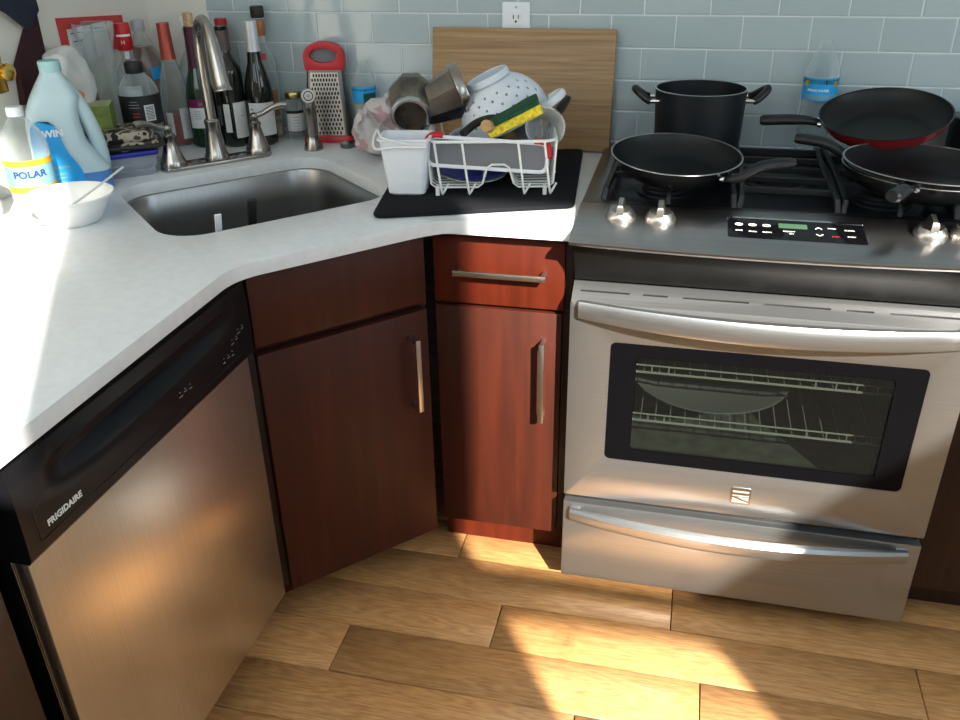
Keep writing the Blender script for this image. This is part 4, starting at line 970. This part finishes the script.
# tea box, orange mesh, bag, brown paper behind
t = thing('tea_box', 'green tea box with pale top behind the milky jug', 'box', (.018, -.440, CT), (0, 0, R_(28)))
bm = NB(); box(bm, -.055, .055, -.034, .034, 0, .158, .001); o = obj('carton', bm, 'green', t)
bm = NB(); box(bm, -.0552, .0552, -.0342, .0342, .158, .1595); obj('top_flap', bm, 'greentop', t)
bm = NB(); plate(bm, rrect(-.040, .015, .100, .130, .004), .0342, .0346, mtx=FR); obj('box_panel', bm, 'greentop', t)
def crumple(name, label, cat, m, loc, sx, sy, sz, amp, freq, seed, rot=0):
    bm = NB(); bmesh.ops.create_icosphere(bm, subdivisions=4, radius=1)
    for v in bm.verts:
        p = v.co; q = Vector((abs(p.x)**.7*math.copysign(1, p.x), abs(p.y)**.7*math.copysign(1, p.y), abs(p.z)**.7*math.copysign(1, p.z)))
        v.co = Vector((q.x*sx, q.y*sy, (q.z+1)*sz*.5))
    from mathutils import noise
    for v in bm.verts:
        n_ = noise.noise_vector(v.co*freq+Vector((seed, 1.7*seed, 3))); k = noise.noise(v.co*freq*2.7+Vector((seed, 0, 0)))
        v.co += Vector((n_.x, n_.y, n_.z*(1 if v.co.z > .015 else 0)))*amp+v.co.normalized()*abs(k)*amp*.6
        v.co.z = max(0, v.co.z)
    return tag(obj(name, bm, m, None, loc, (0, 0, rot), sharp=50), label, cat)
tb = crumple('mesh_bag', 'small orange mesh bag lying on the green tea box', 'bag', 'orange', (-.002, -.470, CT+.160), .034, .024, .038, .006, 50, 3)
crumple('plastic_bag', 'crumpled white plastic bag standing behind the milky jug', 'bag', 'bag', (-.020, -.436, CT+.116), .032, .066, .165, .018, 18, 5)
tag(obj('paper_bag', (lambda b_: (loft(b_, [[(x, y, z) for x, y in rrect(-w, w, -d, d, .004, 2)] for w, d, z in ((.020, .036, 0), (.020, .036, .12), (.018, .030, .20), (.012, .024, .235))]), b_)[1])(NB()), 'brownpaper', None, (-.036, -.365, CT), (0, 0, .2)), 'brown paper bag squeezed between the white plastic bag and the liquor bottle', 'bag')
# shelf for the bag is the stack below it: a second carton
t = thing('carton', 'plain brown carton under the white plastic bag, mostly hidden', 'box', (-.012, -.420, CT), (0, 0, 0))
bm = NB(); box(bm, -.040, -.006, -.06, .030, 0, .115, .001); obj('carton_body', bm, 'brownpaper', t)

# red card with letters on the left wall
t = thing('letter_holder', 'red card folder with white letters fixed on the pale wall', 'folder', (-.0595, -.25, 1.20), (0, 0, 0))
bm = NB(); plate(bm, [(-.128, -.055), (.118, -.050), (.122, .026), (-.130, .046)], 0, .006, mtx=FX); obj('folder_back', bm, 'redpaper', t)
for i, (a0, a1, z0, z1, tl) in enumerate(((-.110, -.010, -.060, .018, .1), (-.108, -.020, -.062, .000, -.06), (-.02, .045, -.06, .020, .2))):
    bm = NB(); plate(bm, [(a0, z0), (a1, z0), (a1-.006, z1), (a0+.004, z1)], .0062+i*.0016, .0075+i*.0016, mtx=FX); le = obj('letter', bm, 'label', t)
    bm = NB(); box(bm, .0077+i*.0016, .0079+i*.0016, a0+.012, a0+.05, z1-.012, z1-.010); obj('address_line', bm, 'navyink', le)

# hanging cloth and brass plate at far left
def wall_poly(px): return px
t = thing('hanging_garment', 'dark navy and maroon garment hanging on the pale wall at top left', 'garment', (-.0595, 0, 0))
def cloth(bm, poly, t0, t1, seed):
    plate(bm, poly, t0, t1, bev=.004, mtx=FX); bmesh.ops.subdivide_edges(bm, edges=[e for e in bm.edges if e.calc_length() > .03], cuts=3); bmesh.ops.triangulate(bm, faces=[f for f in bm.faces if len(f.verts) > 4])
bm = NB(); cloth(bm, [(-.475, 1.50), (-.455, 1.29), (-.458, 1.165), (-.515, 1.075), (-.566, 1.085), (-.553, 1.170), (-.486, 1.250), (-.500, 1.285), (-.50, 1.50)], .001, .018, 1); obj('maroon_panel', bm, 'maroon', t)
bm = NB(); cloth(bm, [(-.476, 1.50), (-.466, 1.272), (-.510, 1.236), (-.556, 1.272), (-.60, 1.30), (-.64, 1.50)], .019, .034, 2); obj('navy_panel', bm, 'navy', t)
t = thing('door_plate', 'brass lock plate with round knob on the pale wall at the left edge', 'door hardware', (-.0598, -.612, 1.19))
bm = NB(); plate(bm, rrect(-.040, .026, -.072, .072, .004), 0, .004, bev=.001, mtx=FX); obj('plate', bm, 'brass', t)
bm = NB(); lathe(bm, [(.010, .003), (.008, .010), (.009, .014), (.016, .018), (.019, .026), (.017, .033), (.008, .037), (0, .038)], 30, Matrix.Translation((0, .010, -.028)) @ Matrix.Rotation(PI/2, 4, 'Y')); obj('knob', bm, 'brass', t)

# ================================================================== DRYING MAT, RACK AND DISHES
bm = NB(); plate(bm, round_poly([(.798, -.672), (1.190, -.530), (1.150, -.070), (.722, -.200)], [.03, .02, .03, .04], 6), CT+.0004, CT+.0105, bev=.004)
tag(obj('drying_mat', bm, 'mat'), 'black drying mat under the white dish rack', 'mat')
MZ = CT+.011
ra = R_(12); rc = Vector((.986, -.388, MZ))
t = thing('dish_rack', 'white wire dish rack full of washed things on the black mat', 'dish rack', rc, (0, 0, ra))
L_, D_, HR = .136, .112, .113
w = .0026
bm = NB(); tube(bm, [(x, y, HR) for x, y in rrect(-L_, L_, -D_, D_, .03, 6)], .0032, 8, closed=True); obj('rim_wire', bm, 'whitewire', t)
# front and back uprights with foot loops
for x in (-.120, -.062, .055, .110):
    for s_ in (-1, 1):
        bm = NB(); y = s_*D_; P = [(x, y, HR), (x+.012, y*.985, .012), (x+.015, y*.97, .004), (x+.019, y*.95, .009), (x+.027, y*.86, .020)]
        tube(bm, smooth_path(P, 4), w, 7); obj('upright', bm, 'whitewire', t)
for x in (-.116, .112):
    for y in (-.112, .112):
        bm = NB(); tube(bm, [(x, y, 0), (x, y, .020)], .0045, 10); obj('foot', bm, 'whitewire', t)
def floor_wire(y):
    pts = [(-L_, y, HR), (-L_+.006, y, .022), (-L_+.016, y, .014), (-.030, y, .014), (-.020, y, .022), (-.010, y, .056), (0, y, .062), (.026, y, .062), (.036, y, .056), (.046, y, .022), (.056, y, .014), (L_-.016, y, .014), (L_-.006, y, .022), (L_, y, HR)]
    bm = NB(); tube(bm, pts, w*.85, 6); return obj('floor_wire', bm, 'whitewire', t)
for i in range(11): floor_wire(-D_+.010+i*.0204)
for z in (.045, .075):
    bm = NB(); tube(bm, [(L_-.003, -D_+.01, z), (L_-.002, D_-.01, z)], w*.85, 6); obj('end_wire', bm, 'whitewire', t)
def RK(x, y, z):  # rack-local to world
    v = Matrix.Rotation(ra, 4, 'Z') @ Vector((x, y, z)); return (rc.x+v.x, rc.y+v.y, rc.z+v.z)

# utensil cup
cl = (.826, -.505)
t = thing('utensil_cup', 'white plastic utensil cup hooked on the left end of the dish rack', 'cup', (cl[0], cl[1], MZ), (0, 0, R_(8)))
bm = NB(); rs = []
for wq, dq, z in ((.036, .026, 0), (.040, .030, .004), (.052, .040, .116), (.056, .044, .118), (.056, .044, .122), (.050, .038, .122), (.038, .028, .006)): rs.append([(x, y, z) for x, y in rrect(-wq, wq, -dq, dq, .012, 5)])
loft(bm, rs); obj('cup_body', bm, 'whiteplas', t)
bm = NB(); tube(bm, smooth_path([(.050, -.050, .108), (-.02, -.052, .108), (-.056, -.050, .104), (-.064, -.03, .118), (-.060, .0, .132), (-.040, -.046, .126), (.02, -.05, .112)], 5), .0022, 8); obj('hook_wire', bm, 'whitewire', t)

# white board with red corners lying in the rack
t = thing('cutting_board', 'white cutting board with face greyed as shade and red corners standing along the rack front', 'cutting board', RK(-.004, -.078, .112), (R_(-14), R_(4.5), ra))
bm = NB(); plate(bm, rrect(-.130, .125, -.064, -.003, .016, 6), -.003, .003, mtx=FR); obj('shaded_face', bm, 'greyplas', t)  # grey stands in for the shade on the white board's face
bm = NB(); plate(bm, rrect(-.133, .128, -.067, 0, .018, 6), -.0055, .0055, [rrect(-.125, .120, -.059, -.008, .012, 5)], bev=.0015, mtx=FR); obj('board_edge', bm, 'whiteplas', t)
for sx, xc in ((1, -.133), (-1, .128)):
    bm = NB(); P = [(xc+sx*.034, 0, -.001), (xc+sx*.014, 0, -.002), (xc+sx*.003, 0, -.012), (xc, 0, -.034)]
    tube(bm, smooth_path(P, 5), .0080, 10); obj('red_corner', bm, 'red', t)
# blue-rimmed plate under it
for k, (lx, ly, lz, lb, mm) in enumerate(((-.050, -.020, .022, 'white plate lying at the bottom of the dish rack', 'whiteenamel'), (-.052, -.022, .030, 'blue plate on the white plate at the bottom of the dish rack', 'blueplas'))):
    t = thing('plate', lb, 'plate', RK(lx, ly, lz), (R_(6), R_(5), ra))
    bm = NB(); lathe(bm, [(0, 0), (.045, 0), (.060, .004), (.082, .011), (.083, .013), (.060, .0065), (.044, .003), (0, .003)], 48); obj('plate_body', bm, mm, t)
# grey pan-like tray at the back of the rack
t = thing('baking_pan', 'small grey baking pan standing at the back of the dish rack', 'pan', RK(.035, .040, .022), (R_(-14), 0, ra))
bm = NB(); plate(bm, rrect(-.075, .075, 0, .095, .012, 5), -.010, .010, bev=.003, mtx=FR); obj('pan_body', bm, 'greyplas', t)

# colander, upside down over the back of the rack
ct_ = RK(.034, .066, .116)
t = thing('colander', 'white enamel colander turned over on top of the dish rack', 'colander', ct_, (R_(6), R_(-24), 0))
bm = NB(); R0 = .102; prof = [(R0+.004, 0), (R0+.004, .003), (R0, .004)]
K = 26
for i in range(K+1):
    a_ = PI/2*i/K*.80; prof.append((R0*math.cos(a_)**.9, .005+.100*math.sin(a_)**1.05))
SEG = 120
holes = {8: 0, 11: 1, 14: 0, 17: 1, 20: 0}
lathe(bm, prof, SEG, skip=lambda k, i: (k in holes and (i+holes[k]*4) % 8 < 1) or False)
t1 = NB(); rt = prof[-1][0]; zt = prof[-1][1]
lathe(bm, [(rt, zt), (rt*.5, zt+.004), (0, zt+.005)], SEG)
bmesh.ops.remove_doubles(bm, verts=bm.verts, dist=1e-5)
o = obj('bowl', bm, 'whiteenamel', t, sharp=60); sd = o.modifiers.new('thick', 'SOLIDIFY'); sd.thickness = .0016; sd.offset = -1
bm = NB(); lathe(bm, [(.046, .098), (.045, .109), (.047, .111), (.049, .109), (.050, .097)], 48); obj('foot_ring', bm, 'whiteenamel', t)
for a_ in (R_(-8), R_(172)):
    bm = NB(); P = smooth_path([(.102, -.032, .006), (.125, -.030, .010), (.142, -.012, .013), (.142, .012, .013), (.125, .030, .010), (.102, .032, .006)], 6); tube(bm, P, .0058, 10, flat=1.5); bmesh.ops.transform(bm, matrix=Matrix.Rotation(a_, 4, 'Z'), verts=bm.verts); obj('handle', bm, 'whiteenamel', t)
# black spatula sticking up behind the colander handle
def stick(name, label, cat, m, pts, r, flat=1., head=None):
    t = thing(name, label, cat, pts[0]); P0 = Vector(pts[0])
    bm = NB(); tube(bm, smooth_path([Vector(p)-P0 for p in pts], 6), r, 12, flat=flat); obj('handle', bm, m, t); return t
t = stick('spatula', 'black spatula pointing up behind the colander handle', 'spatula', 'black', [RK(.095, .060, .030), RK(.112, .074, .060), RK(.130, .089, .098)], .006)
bm = NB(); p0 = Vector(RK(.095, .060, .030)); q = [Vector(RK(*p))-p0 for p in ((.128, .088, .098), (.150, .098, .128), (.174, .108, .160))]
tube(bm, smooth_path(q, 5), [.006, .010, .013, .015, .016, .017, .017, .016, .015, .013, .010][:11], 12, flat=.4); obj('blade', bm, 'black', t)
# wooden spoon and black ladle
t = stick('wooden_spoon', 'wooden spoon with its round handle end facing forward in the rack', 'spoon', 'beech', [RK(-.012, -.095, .142), RK(.02, -.02, .115), RK(.05, .06, .075)], .0125, 1.)
t = stick('ladle', 'black ladle handle lying beside the wooden spoon in the rack', 'ladle', 'black', [RK(-.062, -.075, .120), RK(-.03, -.045, .138), RK(.01, -.025, .142), RK(.055, -.01, .125)], .0085)
# sponge on the board
t = thing('sponge', 'yellow sponge with dark green scouring side propped on the colander', 'sponge', RK(.046, -.046, .150), (R_(1), R_(-25), R_(14)))
bm = NB(); box(bm, -.062, .062, -.036, .036, -.014, .006, .004, 3); bmesh.ops.subdivide_edges(bm, edges=bm.edges[:], cuts=2); noise_disp(bm, .0015, 60, 4); obj('foam_block', bm, 'sponge', t)
bm = NB(); box(bm, -.0625, .0625, -.0365, .0365, .0062, .0150, .0025); bmesh.ops.subdivide_edges(bm, edges=bm.edges[:], cuts=2); noise_disp(bm, .0015, 50, 9); obj('scouring_pad', bm, 'scour', t)
# clear cup
t = thing('plastic_cup', 'clear plastic cup lying on its side at the right end of the rack', 'cup', RK(.112, -.052, .126), aim((.26, -.90, .34)))
bm = NB(); lathe(bm, [(0, -.075), (.026, -.075), (.029, -.073), (.040, .012), (.0425, .014), (.0425, .017), (.0385, .016), (.028, -.070), (0, -.072)], 40); obj('cup_wall', bm, 'cupclear', t)
bm = NB(); lathe(bm, [(.012, -.070), (.012, -.068), (.010, -.068), (.010, -.070)], 24); obj('base_ring', bm, 'cupclear', t)

# moka pot: boiler (opening forward) and upper pot
mk = thing('moka_boiler', 'stained lower half of a moka pot with its round opening facing forward', 'moka pot', (.806, -.400, 1.072), aim((.22, -.85, -.36))); mk.scale = (1.06, 1.06, 1.06); t = mk
bm = NB(); rs = [octo(.036, -.072), octo(.041, -.070), octo(.050, -.040), octo(.044, .008), octo(.040, .016)]; loft(bm, rs); obj('boiler_body', bm, 'moka', t, sharp=15)
bm = NB(); lathe(bm, [(.040, .0165), (.041, .018), (.041, .030), (.038, .0315), (.0335, .0315), (.0330, .0165)], 48); obj('threaded_neck', bm, 'mokabright', t)
bm = NB(); lathe(bm, [(.0329, .0300), (.0320, .010), (.0320, .0168), (0, .0168)], 40); obj('inside', bm, 'mokain', t)
t = thing('moka_pot_top', 'upper half of a moka pot lying tilted beside the white colander', 'moka pot', (.880, -.350, 1.090), aim((.84, .30, .36))); t.scale = (1.16, 1.16, 1.16)
bm = NB(); rs = [octo(.033, -.055), octo(.036, -.052), octo(.049, .016), octo(.050, .018)]; loft(bm, rs); o = obj('pot_body', bm, 'moka', t, sharp=15)
bm = NB(); lathe(bm, [(.050, .017), (.0525, .019), (.0525, .034), (.051, .036), (.046, .036), (.046, .020), (0, .020)], 48); obj('collar', bm, 'nickel', t)
bm = NB(); v0, v1 = octo(.0362, -.048), octo(.0484, .012)
for i_ in (5,):
    q4 = [v0[i_], v0[i_+1], v1[i_+1], v1[i_]]; c4 = Vector((0, 0, 0))
    nrm = Vector((math.cos(PI/8+(i_+.5)*PI/4), math.sin(PI/8+(i_+.5)*PI/4), 0))*.0012
    loft(bm, [[Vector(p)*1.0 for p in q4], [Vector(p)+nrm for p in q4]])
obj('paler_facet', bm, 'mokabright', t)  # one facet laid over in the paler aluminium
# crumpled cloth and jar lid left of the rack
crumple('dish_cloth', 'crumpled white cloth with pink stains between water bottle and moka pot', 'cloth', 'cloth', (.668, -.185, CT+.0112), .050, .090, .122, .024, 26, 11, R_(-16))
t = thing('jar_lid', 'small dark metal jar lid lying at the foot of the grater', 'lid', (.536, -.118, CT))
bm = NB(); lathe(bm, [(0, 0), (.020, 0), (.021, .002), (.021, .010), (.019, .012), (0, .012)], 28); obj('lid_body', bm, 'steel_dark', t)
# dark canister at the right edge behind the pans
t = thing('canister', 'dark canister at the right edge behind the pans', 'canister', (2.035, -.075, CT))
bm = NB(); lathe(bm, [(0, 0), (.052, 0), (.054, .003), (.054, .105), (.051, .108), (0, .108)], 32); obj('canister_body', bm, 'black', t)
bm = NB(); lathe(bm, [(.0545, .106), (.0555, .108), (.0555, .118), (.052, .121), (0, .121)], 32); obj('canister_lid', bm, 'black', t)
